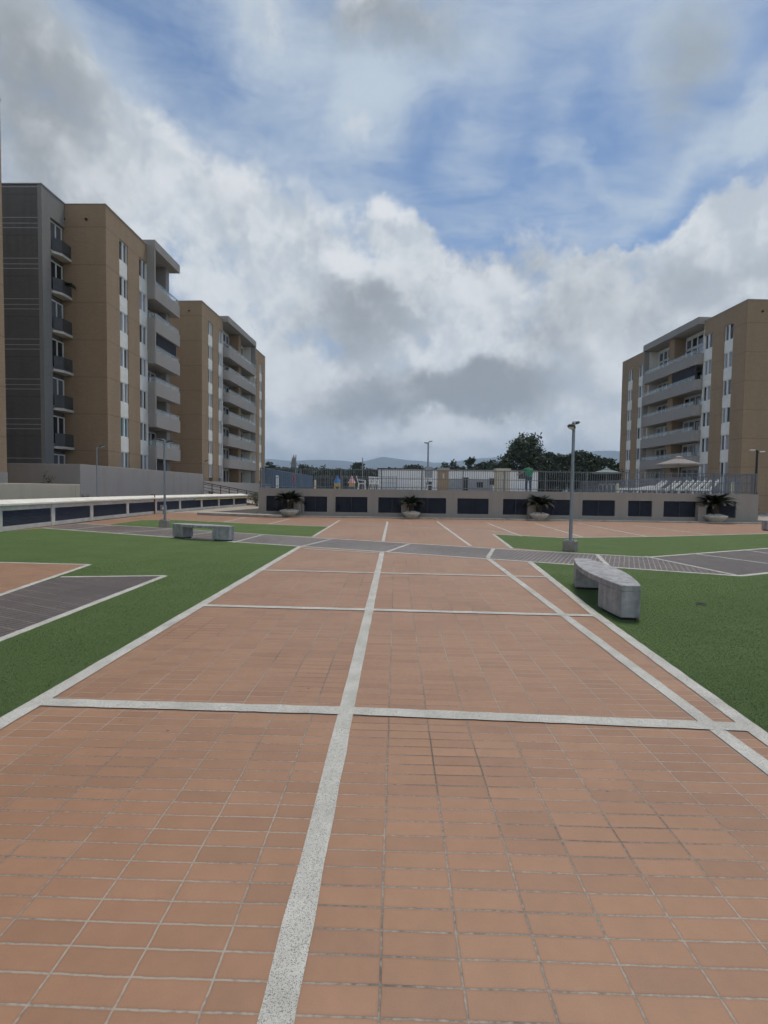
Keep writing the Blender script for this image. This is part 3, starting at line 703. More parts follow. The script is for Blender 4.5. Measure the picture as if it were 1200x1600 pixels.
for a, b in ops:
    m = MB(); m.box(a, b, 0.19, 0.215, ZB, ZTP)
    nsl = 15; st = (ZTP - ZB) / nsl
    for k in range(nsl):
        z = ZB + k * st
        vs = [(xx, yy, zz) for xx in (a + 0.005, b - 0.005) for yy, zz in ((0.045, z + 0.004), (0.045, z + 0.016), (0.15, z + st * 0.8 + 0.012), (0.15, z + st * 0.8))]
        m.add(vs, [(0, 1, 2, 3), (7, 6, 5, 4), (0, 4, 5, 1), (1, 5, 6, 2), (2, 6, 7, 3), (3, 7, 4, 0)])
    for xx in (a + (b - a) * 0.5,): m.box(xx - 0.012, xx + 0.012, 0.03, 0.19, ZB, ZTP)
    m.build('louvre_panel', 'louvre', pw)
for px in (466, 633, 829.5, 1093):
    xx = tpx(px) * PWL; m = MB()
    vs = [(xx + sx_, y, z) for sx_ in (-0.22, 0.22) for y, z in ((0.0, 0.0), (0.0, 1.02), (-0.28, 0.86), (-0.28, 0.0))]
    m.add(vs, [(0, 1, 2, 3), (7, 6, 5, 4), (0, 4, 5, 1), (1, 5, 6, 2), (2, 6, 7, 3)])
    m.build('buttress', 'poolwall', pw)
def fence(name, label, p, q, z0, h, mat, pitch=0.125, post_every=2.35, midrail=True):
    p = Vector(p); q = Vector(q); Ln = (q - p).length; a = math.atan2((q - p).y, (q - p).x)
    root = empty(name, label, 'fence', (p.x, p.y, z0), a)
    m = MB(); m.box(0, Ln, -0.02, 0.02, h - 0.04, h); m.box(0, Ln, -0.018, 0.018, 0.1, 0.135)
    if midrail: m.box(0, Ln, -0.016, 0.016, h * 0.53, h * 0.53 + 0.03)
    m.build('rails', mat, root)
    m = MB(); n = int(Ln / pitch)
    for k in range(1, n):
        xx = k * Ln / n; m.box(xx - 0.011, xx + 0.011, -0.011, 0.011, 0.02 if k % 2 == 0 else 0.1, h - 0.02)
    m.build('bars', mat, root)
    n = max(1, round(Ln / post_every))
    for k in range(n + 1):
        xx = k * Ln / n; MB().box(xx - 0.03, xx + 0.03, -0.03, 0.03, 0, h + 0.02).build('post', mat, root)
    return root
f0 = along(0.002, -0.2); f1 = along(0.998, -0.2)
fence('pool_fence', 'long grey bar fence on top of the louvred pool wall', f0, f1, 1.6, 1.14, 'fence')
fence('pool_fence', 'blue grey bar fence running back from the left corner of the pool wall', (PF[0].x + 0.16, PF[0].y + 0.35), (PF[0].x + 0.2, 47), 1.58, 1.18, 'fenceblue', 0.15, 2.4, False)
fence('pool_fence', 'grey bar fence running back from the right corner of the pool wall', (PF[1].x - 0.16, PF[1].y + 0.35), (PF[1].x - 0.16, 60), 1.58, 1.14, 'fence', 0.125, 2.4)
fence('pool_fence', 'grey bar fence closing the far side of the pool deck', (PF[0].x + 0.4, 47.2), (0, 47.2), 1.53, 1.25, 'fence', 0.125, 2.4)

# cycads in stone bowls
def cycad(label, loc, group, sc=1.0, rz=0.0, seed=2):
    root = empty('cycad', label, 'cycad palm', loc, rz, group); root.scale = (sc, sc, sc)
    rnd = random.Random(seed)
    tr = MB(); prof = [(0.10, 0.0)]
    for k in range(9): prof += [(0.15, 0.02 + k * 0.05), (0.125, 0.05 + k * 0.05)]
    prof += [(0.06, 0.5)]
    tr.lathe(prof, 14).build('trunk', 'trunk', root)
    fr = MB()
    for k in range(64):
        az = k * 2.39996 + rnd.uniform(-.2, .2); tier = ((k * 7) % 16) / 15; el = R(14 + 56 * tier + rnd.uniform(-8, 8)); Lf = rnd.uniform(0.82, 1.0) * (1 - 0.22 * tier)
        hd = Vector((math.cos(az), math.sin(az), 0)); pos = Vector((0, 0, 0.46)) + hd * 0.05; n = 15
        sd = Vector((-hd.y, hd.x, 0)); ang = el; pts = []
        for i in range(n + 1):
            pts.append(pos.copy()); dirv = hd * math.cos(ang) + Vector((0, 0, math.sin(ang))); pos += dirv * (Lf / n); ang -= R(3.2 + 0.6 * (1 - tier))
        for i in range(1, n + 1):
            p = pts[i]; dr = (pts[i] - pts[i - 1]).normalized(); u = i / n
            ll = 0.17 * math.sin(math.pi * min(1, 0.18 + 0.86 * u)) + 0.03
            nrm = sd.cross(dr)
            for sg in (-1, 1):
                for off in (0.0, 0.5):
                    p0 = p - dr * off * Lf / n; tip = p0 + sd * sg * ll * 0.86 + dr * ll * 0.55 + nrm * (ll * 0.28) * (1 if nrm.z > 0 else -1); wv = dr * 0.021
                    fr.add([p0 - wv, p0 + wv, tip], [(0, 1, 2)])
            fr.add([pts[i - 1] - sd * 0.008, pts[i - 1] + sd * 0.008, pts[i] + sd * 0.006, pts[i] - sd * 0.006], [(0, 1, 2, 3)])
    fr.build('fronds', 'cycad', root, fix=False)
    return root
bl = [(452, 804.5, 1.08, 'leftmost cycad on the pool wall, beside the blue grey corner fence'), (642.5, 808, 0.92, 'smallest cycad, against the middle of the pool wall'),
      (842, 812, 1.05, 'cycad on the pool wall beside the tall grey lamp'), (1117, 816.5, 1.25, 'largest cycad, at the right end of the pool wall')]
cy0 = None; bo0 = None
for i, (px, py, sc, lab) in enumerate(bl):
    g = G(px, py); g.y = min(g.y, PF[0].y - 0.66); g.x = G(px, py).x * g.y / G(px, py).y
    if bo0 is None:
        bo = bo0 = empty('planter_bowl', '', 'planter', (0, 0, 0), 0, 'stone bowls along the pool wall')
        MB().lathe([(0.22, 0.0), (0.30, 0.02), (0.42, 0.12), (0.50, 0.22), (0.53, 0.27), (0.545, 0.30), (0.54, 0.34), (0.47, 0.345), (0.44, 0.30)], 32).build('bowl', 'bowl', bo, smooth=True)
        rnd = random.Random(4); pb = MB()
        for k in range(150):
            rr_ = 0.45 * math.sqrt(rnd.random()); a_ = rnd.random() * 6.28; z_ = 0.315 + 0.10 * (1 - (rr_ / 0.46) ** 2); q = rnd.uniform(0.03, 0.055)
            c = Vector((rr_ * math.cos(a_), rr_ * math.sin(a_), z_)); vs = [c + Vector(v) * q for v in ((1, 0, 0), (-1, 0, 0), (0, 1, 0), (0, -1, 0), (0, 0, .8), (0, 0, -.8))]
            pb.add(vs, [(0, 2, 4), (2, 1, 4), (1, 3, 4), (3, 0, 4), (2, 0, 5), (1, 2, 5), (3, 1, 5), (0, 3, 5)])
        pb.build('pebbles', 'pebble', bo)
    else: bo = copy_tree(bo0)
    bo.location = (g.x, g.y, 0.03); bo.rotation_euler = (0, 0, i * 1.3)
    bs = (0.98, 0.92, 0.98, 1.1)[i]; bo.scale = (bs, bs, bs)
    bo['label'] = 'round stone bowl of white pebbles under the ' + ('leftmost cycad', 'smallest cycad', 'cycad beside the tall grey lamp', 'largest cycad')[i]
    if cy0 is None: c = cy0 = cycad(lab, (g.x, g.y, 0.38 * bs), 'cycads in bowls along the pool wall', sc)
    else: c = copy_tree(cy0); c['label'] = lab
    c.location = (g.x, g.y, 0.03 + 0.34 * bs); c.rotation_euler = (0, 0, i * 2.1); c.scale = (sc, sc, sc)

# ------------------------------------------------------------------ benches
def bench(label, c, rz):
    root = empty('concrete_bench', label, 'bench', (c[0], c[1], 0.0), rz, 'concrete benches on the turf')
    Lh, we, wm_ = 1.31, 0.115, 0.275
    def half(u): return we + (wm_ - we) * math.cos(min(1, abs(u) / Lh) * math.pi / 2) ** 0.9
    def outline(u0, u1, inset=0.0, n=14):
        us = [u0 + (u1 - u0) * k / n for k in range(n + 1)]
        return [(half(u) - inset, u) for u in us] + [(-half(u) + inset, u) for u in us[::-1]]
    MB().prism(outline(-Lh, Lh, 0, 26), 0.365, 0.445).build('seat', 'concrete', root, bevel=0.008)
    for u0, u1 in ((-Lh + 0.001, -Lh + 0.62), (Lh - 0.62, Lh - 0.001)):
        lg = MB().prism(outline(u0, u1, 0.001, 8), 0.04, 0.364).build('leg', 'concrete', root, bevel=0.008)
        MB().prism(outline(u0 + 0.05, u1 - 0.05, 0.035, 6), 0.0, 0.042).build('foot', 'plinth_dark', lg)  # recessed foot; its near-black colour stands in for contact shade
    return root
a_ = math.atan2(8.98 - 6.4, 3.25 - 2.94)
bn = bench('concrete bench on the right turf, close to the brick walk', (3.095, 7.69), a_ - R(90))
bl_ = copy_tree(bn); bl_['label'] = 'concrete bench at the edge of the left turf, by the charcoal path'
bl_.scale = (1, 0.86, 1); bl_.location = (-5.93, 15.55, 0); bl_.rotation_euler = (0, 0, math.atan2(15.98 - 15.12, -6.97 + 4.95) - R(90))
br_ = copy_tree(bn); br_['label'] = 'concrete bench cut off by the right picture edge'
br_.location = (17.6, 23.4, 0); br_.rotation_euler = (0, 0, R(-75))

# ------------------------------------------------------------------ lamps
def street_lamp(label, x, y, h, az, two=True, base=True, mat='steel', head='lampdark', r=0.05, tilt=12):
    root = empty('street_lamp', label, 'street lamp', (x, y, 0), az, 'lamp posts round the plaza')
    zb = 0.0
    if base:
        MB().box(-0.17, 0.17, -0.17, 0.17, 0, 0.28).build('base_block', 'concrete_base', root, bevel=0.02); zb = 0.28
        m = MB().box(-0.13, 0.13, -0.13, 0.13, zb, zb + 0.02)
        for sx_ in (-1, 1):
            for sy_ in (-1, 1): m.tube((sx_ * 0.1, sy_ * 0.1, zb + 0.02), (sx_ * 0.1, sy_ * 0.1, zb + 0.06), 0.014)
        m.build('base_plate', mat, root)
    MB().tube((0, 0, zb), (0, 0, h), r * 1.12, r * 0.92, 14).build('pole', mat, root)
    for sg in ((1, -1) if two else (1,)):
        ca, sa = math.cos(R(tilt)), math.sin(R(tilt))
        def tr(u, v, w): return (sg * (u * ca - w * sa), v, h - 0.06 + u * sa + w * ca + (0.07 if sg > 0 else (-0.02 if tilt < 5 else -0.1)))
        MB().tube(tr(0, 0, 0), tr(0.2, 0, 0), 0.03, n=8).build('arm', mat, root)
        prof = [(0.12, 0.045, 0.03), (0.17, 0.085, 0.045), (0.27, 0.105, 0.05), (0.39, 0.09, 0.04), (0.45, 0.05, 0.02)]
        vs = []; fs = []
        for u, w_, t_ in prof: vs += [tr(u, -w_, 0), tr(u, -w_ * 0.7, t_), tr(u, w_ * 0.7, t_), tr(u, w_, 0), tr(u, w_ * 0.8, -0.02), tr(u, -w_ * 0.8, -0.02)]
        for i in range(len(prof) - 1):
            for k in range(6): fs.append((i * 6 + k, i * 6 + (k + 1) % 6, (i + 1) * 6 + (k + 1) % 6, (i + 1) * 6 + k))
        fs += [tuple(range(6)), tuple(range(24, 30))]
        lh = MB().add(vs, fs).build('lamp_head', head, root)
        MB().add([tr(0.19, -0.06, -0.023), tr(0.37, -0.06, -0.023), tr(0.37, 0.06, -0.023), tr(0.19, 0.06, -0.023), tr(0.19, -0.06, -0.034), tr(0.37, -0.06, -0.034), tr(0.37, 0.06, -0.034), tr(0.19, 0.06, -0.034)],
                 [(0, 1, 2, 3), (7, 6, 5, 4), (0, 4, 5, 1), (1, 5, 6, 2), (2, 6, 7, 3), (3, 7, 4, 0)]).build('lens', 'frame', lh)
    return root
street_lamp('tall grey lamp post with concrete base beside the right bench', 4.76, 14.0, 3.42, R(60), r=0.042)
street_lamp('grey lamp post with concrete base behind the left bench', -9.08, 19.9, 3.42, R(178), tilt=2, r=0.04)
p = at(152, 778, 24.9); street_lamp('single armed lamp post in front of the bare grey wall', p.x, p.y, 3.45, R(20), False, False, tilt=20, r=0.03)
p = at(318, 775, 40); street_lamp('thin lamp post with short head before the ramp railing', p.x, p.y, 3.55, R(30), False, False, tilt=25, r=0.03)
p = at(1179, 800, 33.0); street_lamp('black lamp post with pale heads at the right end of the pool wall', p.x, p.y, 4.35, R(175), True, False, 'black', 'frame', 0.07, 2)
p = at(668, 765, 42.0); t = street_lamp('grey lamp post carrying a control box on the pool deck', p.x, p.y, 5.5, R(40), True, False, r=0.07)
MB().box(-0.45, 0.3, -0.25, -0.09, 2.6, 3.5).build('control_box', 'greypaint', t, bevel=0.02)
p = at(462, 768, 52); t = empty('flag_pole', 'thin pale pole behind the blue grey corner fence', 'pole', (p.x, p.y, 0)); MB().tube((0, 0, 0), (0, 0, 4.9), 0.05).build('pole', 'steel', t); MB().lathe([(0.02, 4.9), (0.07, 4.95), (0.02, 5.02)], 10).build('cap', 'steel', t)
p = at(566, 768, 44); t = empty('net_pole', 'thin pale pole standing behind the white plastic chairs', 'pole', (p.x, p.y, 0)); MB().tube((0, 0, 0), (0, 0, 4.2), 0.045).build('pole', 'steel', t); MB().lathe([(0.02, 4.2), (0.06, 4.25), (0.02, 4.3)], 10).build('cap', 'steel', t)

# ------------------------------------------------------------------ things on the pool deck
DZ = 1.53
def white_building():
    Y = 51.0; x0 = at(591, 760, Y).x; x1 = at(840, 760, Y).x; zt = 3.62
    root = empty('pool_house', 'long low white building behind the pool fence', 'building', (x0, Y, 0)); W = x1 - x0
    MB().box(0, W, 0, 6, -0.3, zt).build('wall', 'whitewall', root)
    MB().box(-0.12, W + 0.12, -0.12, 6.1, zt, zt + 0.1).build('roof', 'roofdark', root)
    MB().box(W * 0.4, W * 0.72, -0.04, 0.02, 1.4, 2.75).build('grey_dado', 'greypaint', root)
    for c, e, z0, z1 in ((0.53, 0.565, 1.5, 2.85), (0.62, 0.66, 1.9, 2.45), (0.70, 0.735, 2.2, 2.8), (0.88, 0.935, 2.85, 3.5), (0.30, 0.335, 1.6, 2.4)):
        f = MB(); a, b = W * c, W * e
        f.box(a - 0.06, b + 0.06, -0.09, -0.001, z1, z1 + 0.06); f.box(a - 0.06, b + 0.06, -0.09, -0.001, z0 - 0.06, z0); f.box(a - 0.06, a, -0.09, -0.001, z0, z1); f.box(b, b + 0.06, -0.09, -0.001, z0, z1)
        fo = f.build('window', 'greypaint', root); MB().box(a, b, -0.07, -0.002, z0, z1).build('pane', 'glass_dark', fo)
white_building()
def kiosk(px, w, label, mat, y=36.5, top=731):
    c = at(px, 765, y); zt = at(px, top, y).z
    root = empty('shower_pillar', label, 'pillar', (c.x, y, DZ))
    MB().box(-w / 2, w / 2, 0, w, 0, zt - DZ - 0.25).build('shaft', mat, root)
    MB().box(-w / 2 - 0.05, w / 2 + 0.05, -0.05, w + 0.05, zt - DZ - 0.249, zt - DZ).build('cap', 'greyconc' if mat == 'kiosk' else 'cream', root, bevel=0.02)
    MB().box(-0.04, 0.04, -0.03, 0.004, 0.9, 1.25).build('tap_plate', 'frame', root)
kiosk(692.5, 0.75, 'tan square shower pillar on the pool deck', 'kiosk'); kiosk(786, 0.95, 'cream square pillar on the pool deck near the person', 'cream', 36.5, 732)

def bollard(px, y, h, label, r=0.07):
    c = at(px, 766, y); root = empty('short_post', label, 'post', (c.x, y, DZ))
    MB().lathe([(r, 0), (r, h - 0.06), (r * 0.8, h - 0.02), (r * 0.3, h)], 16).build('post', 'creampost' if px > 480 else 'plastic', root); MB().lathe([(r * 1.5, 0), (r * 1.5, 0.03), (r * 1.02, 0.04)], 16).build('foot', 'steel', root)
bollard(433, 32, 0.86, 'tall white round post behind the left corner of the pool fence', 0.09); bollard(492, 31, 0.6, 'short cream post behind the left part of the pool fence'); bollard(964.5, 31, 0.62, 'short cream post left of the white loungers'); bollard(1145, 31, 0.78, 'short cream post right of the white loungers', 0.1)

def chair(label, c, rz):
    root = empty('plastic_chair', label, 'chair', c, rz, 'white plastic chairs behind the pool fence')
    MB().box(-0.23, 0.23, -0.22, 0.22, 0.40, 0.44).build('seat', 'plastic', root, bevel=0.01)
    m = MB()
    for k in range(5): m.beam((-0.18 + k * 0.09, 0.21, 0.44), (-0.18 + k * 0.09, 0.33, 0.86), 0.05, 0.02)
    m.beam((-0.23, 0.33, 0.86), (0.23, 0.33, 0.86), 0.03, 0.06); m.build('backrest', 'plastic', root)
    for sx_ in (-1, 1):
        MB().beam((sx_ * 0.25, -0.22, 0.63), (sx_ * 0.25, 0.28, 0.66), 0.05, 0.03).beam((sx_ * 0.25, -0.2, 0.42), (sx_ * 0.25, -0.2, 0.63), 0.04, 0.05).build('armrest', 'plastic', root)
        for sy_ in (-1, 1): MB().beam((sx_ * 0.24, sy_ * 0.23, 0), (sx_ * 0.2, sy_ * 0.19, 0.41), 0.045, 0.045).build('leg', 'plastic', root)
    return root
ch = None
for px, y, rz_, lab in ((565, 32.5, R(100), 'white plastic chair right of the pink toy, facing left'), (583, 33.0, R(20), 'white plastic chair at the left end of the white building, left of a pair'), (588, 33.6, R(-10), 'white plastic chair at the left end of the white building, right of a pair'),
                    (648, 33.0, R(-60), 'white plastic chair left of the grey lamp post, left of a pair'), (660, 33.4, R(-95), 'white plastic chair left of the grey lamp post, right of a pair')):
    c = at(px, 766, y)
    if ch is None: o = ch = chair(lab, (c.x, y, DZ), rz_)
    else: o = copy_tree(ch); o.location = (c.x, y, DZ); o.rotation_euler = (0, 0, rz_); o['label'] = lab
c = at(673, 766, 32.6); t = empty('plastic_table', 'low white plastic table left of the tan shower pillar', 'table', (c.x, 32.6, DZ))
MB().box(-0.28, 0.28, -0.28, 0.28, 0.36, 0.40).build('tabletop', 'plastic', t, bevel=0.01)
for sx_ in (-1, 1):
    for sy_ in (-1, 1): MB().beam((sx_ * 0.24, sy_ * 0.24, 0), (sx_ * 0.22, sy_ * 0.22, 0.36), 0.05, 0.05).build('leg', 'plastic', t)

def lounger(label, c, rz, back):
    root = empty('sun_lounger', label, 'sun lounger', c, rz, 'white loungers behind the right end of the pool fence')
    m = MB(); m.beam((-0.95, -0.3, 0.30), (0.35, -0.3, 0.30), 0.06, 0.12); m.beam((-0.95, 0.3, 0.30), (0.35, 0.3, 0.30), 0.06, 0.12)
    for k in range(11): m.box(-0.95 + k * 0.12, -0.86 + k * 0.12, -0.27, 0.27, 0.31, 0.335)
    m.build('seat', 'plastic', root)
    m = MB(); ex, ez = 0.35 + 0.75 * math.cos(R(back)), 0.32 + 0.75 * math.sin(R(back))
    for sy_ in (-0.3, 0.3): m.beam((0.35, sy_, 0.32), (ex, sy_, ez), 0.06, 0.13)
    for k in range(7):
        u = 0.05 + k / 7.2; m.beam((0.35 + (ex - 0.35) * u, -0.28, 0.33 + (ez - 0.32) * u), (0.35 + (ex - 0.35) * u, 0.28, 0.33 + (ez - 0.32) * u), 0.085, 0.02)
    m.build('backrest', 'plastic', root)
    for x_ in (-0.75, 0.3):
        for sy_ in (-1, 1): MB().beam((x_ + 0.08 * (1 if x_ > 0 else -1), sy_ * 0.3, 0), (x_, sy_ * 0.3, 0.3), 0.07, 0.06).build('leg', 'plastic', root)
    return root
pr = None
LAB = ['white lounger with raised back at the right end of the row', 'white lounger second from the right end of the row', 'white lounger third from the right, before the umbrella pole', 'white lounger left of the umbrella pole', 'white lounger with raised back, second from the left end', 'flat white lounger at the left end of the row']
for i, (px, y, bk) in enumerate(((1096, 31.2, 48), (1075, 31.6, 44), (1057, 32.2, 46), (1036, 32.4, 40), (1014, 32.0, 40), (990, 32.4, 12))):
    c = at(px, 768, y); o = lounger(LAB[i], (c.x, y, DZ), R(8 - 3 * i), bk)

def parasol(label, px, py_top, py_edge, w, y, mat, sides=8, rz_=0.3):
    c = at(px, 766, y); zt = at(px, py_top, y).z - DZ; ze = at(px, py_edge, y).z - DZ
    root = empty('parasol', label, 'parasol', (c.x, y, DZ), rz_)
    m = MB(); n = sides; vs = [(0, 0, zt)] + [(w / 2 * math.cos(2 * math.pi * k / n), w / 2 * math.sin(2 * math.pi * k / n), ze) for k in range(n)] + [(w / 2 * math.cos(2 * math.pi * k / n), w / 2 * math.sin(2 * math.pi * k / n), ze - 0.09) for k in range(n)] + [(0, 0, zt - 0.04)]
    fs = []
    for k in range(n):
        k2 = (k + 1) % n; fs += [(0, 1 + k, 1 + k2), (1 + k, 1 + n + k, 1 + n + k2, 1 + k2), (2 * n + 1, 1 + n + k2, 1 + n + k)]
    m.add(vs, fs); cn = m.build('canopy', mat, root)
    MB().lathe([(0.32, zt - 0.12), (0.3, zt - 0.02), (0.05, zt + 0.1)], 8).build('vent_cap', mat, cn)
    MB().tube((0, 0, 0), (0, 0, zt + 0.05), 0.03).build('pole', 'steel', root); MB().lathe([(0.26, 0), (0.26, 0.06), (0.05, 0.1)], 16).build('base', 'greypaint', root)
    m = MB()
    for k in range(n): m.tube((0, 0, zt - 0.1), (w / 2 * 0.98 * math.cos(2 * math.pi * k / n), w / 2 * 0.98 * math.sin(2 * math.pi * k / n), ze - 0.05), 0.012, n=5)
    m.build('ribs', 'steel', root)
parasol('beige parasol over the white loungers at right', 1059, 714.5, 725.5, 3.0, 37, 'canvas'); parasol('pale parasol standing by the dark trees left of the right block', 947, 732.5, 738.5, 2.6, 49, 'canvas_pale', 8)

def toy(px, label, roof, body, y=40):
    c = at(px, 766, y); root = empty('play_house', label, 'play house', (c.x, y, DZ)); root.scale = (0.55, 0.55, 0.68)
    MB().lathe([(0.62, 0.82), (0.58, 0.86), (0.34, 1.25), (0.28, 1.3), (0.05, 1.72)], 8).build('roof', roof, root)
    MB().box(-0.42, 0.42, -0.42, 0.42, 0.35, 0.82).build('walls', 'yellow', root, bevel=0.02)
    for sx_ in (-1, 1):
        for sy_ in (-1, 1): MB().box(sx_ * 0.36 - 0.08, sx_ * 0.36 + 0.08, sy_ * 0.36 - 0.08, sy_ * 0.36 + 0.08, 0, 0.35).build('leg', body, root)
toy(527, 'play house with a pointed blue roof on the pool deck', 'blue', 'yellow', 42); toy(549.5, 'play house with a pointed pink roof and blue legs', 'pink', 'blue', 42)
c = at(457, 766, 38); t = empty('life_ring_stand', 'stand with a red life ring by the blue grey fence', 'life ring', (c.x, 38, DZ)); MB().tube((0, 0, 0), (0, 0, 1.25), 0.03).build('stand', 'steel', t)
m = MB(); 
for k in range(16):
    a0, a1 = k * math.pi / 8, (k + 1) * math.pi / 8; m.tube((0.15 * math.cos(a0), -0.06, 0.80 + 0.26 * math.sin(a0)), (0.15 * math.cos(a1), -0.06, 0.80 + 0.26 * math.sin(a1)), 0.075, n=8)
m.build('ring', 'red', t)
for px, lab in ((942, 'curved steel pool ladder rail, left of two'), (955.5, 'curved steel pool ladder rail, right of two')):
    c = at(px, 766, 31.6); t = empty('pool_ladder_rail', lab, 'pool ladder', (c.x, 31.6, DZ), 0, 'pool ladder rails')
    for sx_ in (-0.12, 0.12):
        pts = [(sx_ - 0.1, 0, 0)] + [(sx_ - 0.02 + 0.13 * -math.cos(a), 0.0, 0.42 + 0.16 * math.sin(a)) for a in (0.1, 0.8, 1.57, 2.3, 3.0)] + [(sx_ + 0.16, 0, 0.2)]
        MB().path(pts, 0.028).build('rail', 'steel', t)

g = G(1095, 944.5); t = empty('drain_cover', 'small dark round drain cover in the right turf', 'drain cover', (g.x, g.y, ZT))
MB().lathe([(0.075, 0), (0.075, 0.008), (0.062, 0.012)], 20).build('rim', 'black', t)
m = MB()
for k in range(5): m.box(-0.05, 0.05, -0.045 + k * 0.02, -0.035 + k * 0.02, 0.012, 0.015)
m.build('grille', 'plinth_dark', t)
# person in a green shirt, seen from behind
def skin_fig(name, mat, verts, edges, radii, parent, sub=2):
    me = bpy.data.meshes.new(name); me.from_pydata(verts, edges, []); me.materials.append(M[mat])
    o = bpy.data.objects.new(name, me); COL.objects.link(o); o.parent = parent
    o.modifiers.new('skin', 'SKIN'); 
    if not me.skin_vertices: me.attributes
    for i, r_ in enumerate(radii):
        me.skin_vertices[0].data[i].radius = (r_, r_) if isinstance(r_, float) else r_
    me.skin_vertices[0].data[0].use_root = True
    s_ = o.modifiers.new('subdivision', 'SUBSURF'); s_.levels = sub; s_.render_levels = sub
    o.modifiers['skin'].use_smooth_shade = True
    return o
c = at(825.5, 766, 31.2)
pe = empty('person', 'person in green shirt and jeans standing at the fence with an arm out', 'person', (c.x, 31.2, DZ), R(12))
V = [(0, 0, .93), (0, 0.0, 1.15), (0, 0.03, 1.36), (0, 0.05, 1.49), (0, 0.09, 1.56), (0, 0.11, 1.66),
     (.10, 0, .87), (.115, 0.01, .48), (.12, -0.02, .09), (.13, 0.1, .04),
     (-.10, 0, .87), (-.12, 0.04, .48), (-.13, -0.02, .09), (-.14, 0.1, .04),
     (.19, 0.03, 1.38), (.25, 0.05, 1.12), (.22, 0.22, .95), (.21, .28, .90),
     (-.19, 0.03, 1.38), (-.34, 0.14, 1.18), (-.50, 0.30, 1.10), (-.56, .36, 1.09)]
E_ = [(0, 1), (1, 2), (2, 3), (3, 4), (4, 5), (0, 6), (6, 7), (7, 8), (8, 9), (0, 10), (10, 11), (11, 12), (12, 13), (2, 14), (14, 15), (15, 16), (16, 17), (2, 18), (18, 19), (19, 20), (20, 21)]
rad = [.14, .13, .15, .06, .085, .075, .085, .06, .045, .035, .085, .06, .045, .035, .06, .045, .036, .03, .06, .045, .036, .03]
bodyo = skin_fig('body', 'skin', V, E_, rad, pe)
for hx, hy, hz, sg, dirx in ((.21, .28, .90, 1, 0.0), (-.56, .36, 1.09, -1, -0.6)):
    for k in range(5):
        q = (k - 2) * 0.018; ln = (0.05, 0.075, 0.082, 0.076, 0.06)[k]
        base = Vector((hx + (0 if dirx else q), hy, hz + (q if dirx else 0))); dv_ = Vector((dirx, 0.7, -0.5)).normalized()
        if k == 0: dv_ = (dv_ + Vector((0, 0, 0.9))).normalized()
        mid = base + dv_ * ln * 0.55; tip = mid + (dv_ + Vector((0, 0, -0.7))).normalized() * ln * 0.45
        MB().tube(base, mid, 0.010, 0.009, 6).tube(mid, tip, 0.009, 0.007, 6).build('finger', 'skin', bodyo, smooth=True)
skin_fig('shirt', 'shirt', [(0, 0, .88), (0, 0, 1.15), (0, 0.03, 1.37), (0, 0.045, 1.455), (.195, 0.03, 1.385), (.245, 0.045, 1.16), (-.195, 0.03, 1.385), (-.30, 0.11, 1.22)],
         [(0, 1), (1, 2), (2, 3), (2, 4), (4, 5), (2, 6), (6, 7)], [.20, .19, .20, .085, .095, .085, .095, .085], pe)
skin_fig('jeans', 'jeans', [(0, 0, .96), (.10, 0, .86), (.115, 0.01, .48), (.12, -0.01, .10), (-.10, 0, .86), (-.12, 0.04, .48), (-.13, -0.01, .10)],
         [(0, 1), (1, 2), (2, 3), (0, 4), (4, 5), (5, 6)], [.155, .10, .076, .062, .10, .076, .062], pe)
m = MB(); m.lathe([(0.06, -0.05), (0.092, 0.02), (0.10, 0.10), (0.085, 0.16), (0.04, 0.195), (0.01, 0.2)], 14, (0, 0.085, 1.545)); m.build('hair', 'hair', pe, smooth=True)
for sx_ in (.12, -.13): MB().box(sx_ - 0.045, sx_ + 0.045, -0.07, 0.17, 0, 0.075).build('shoe', 'black', pe, bevel=0.02)

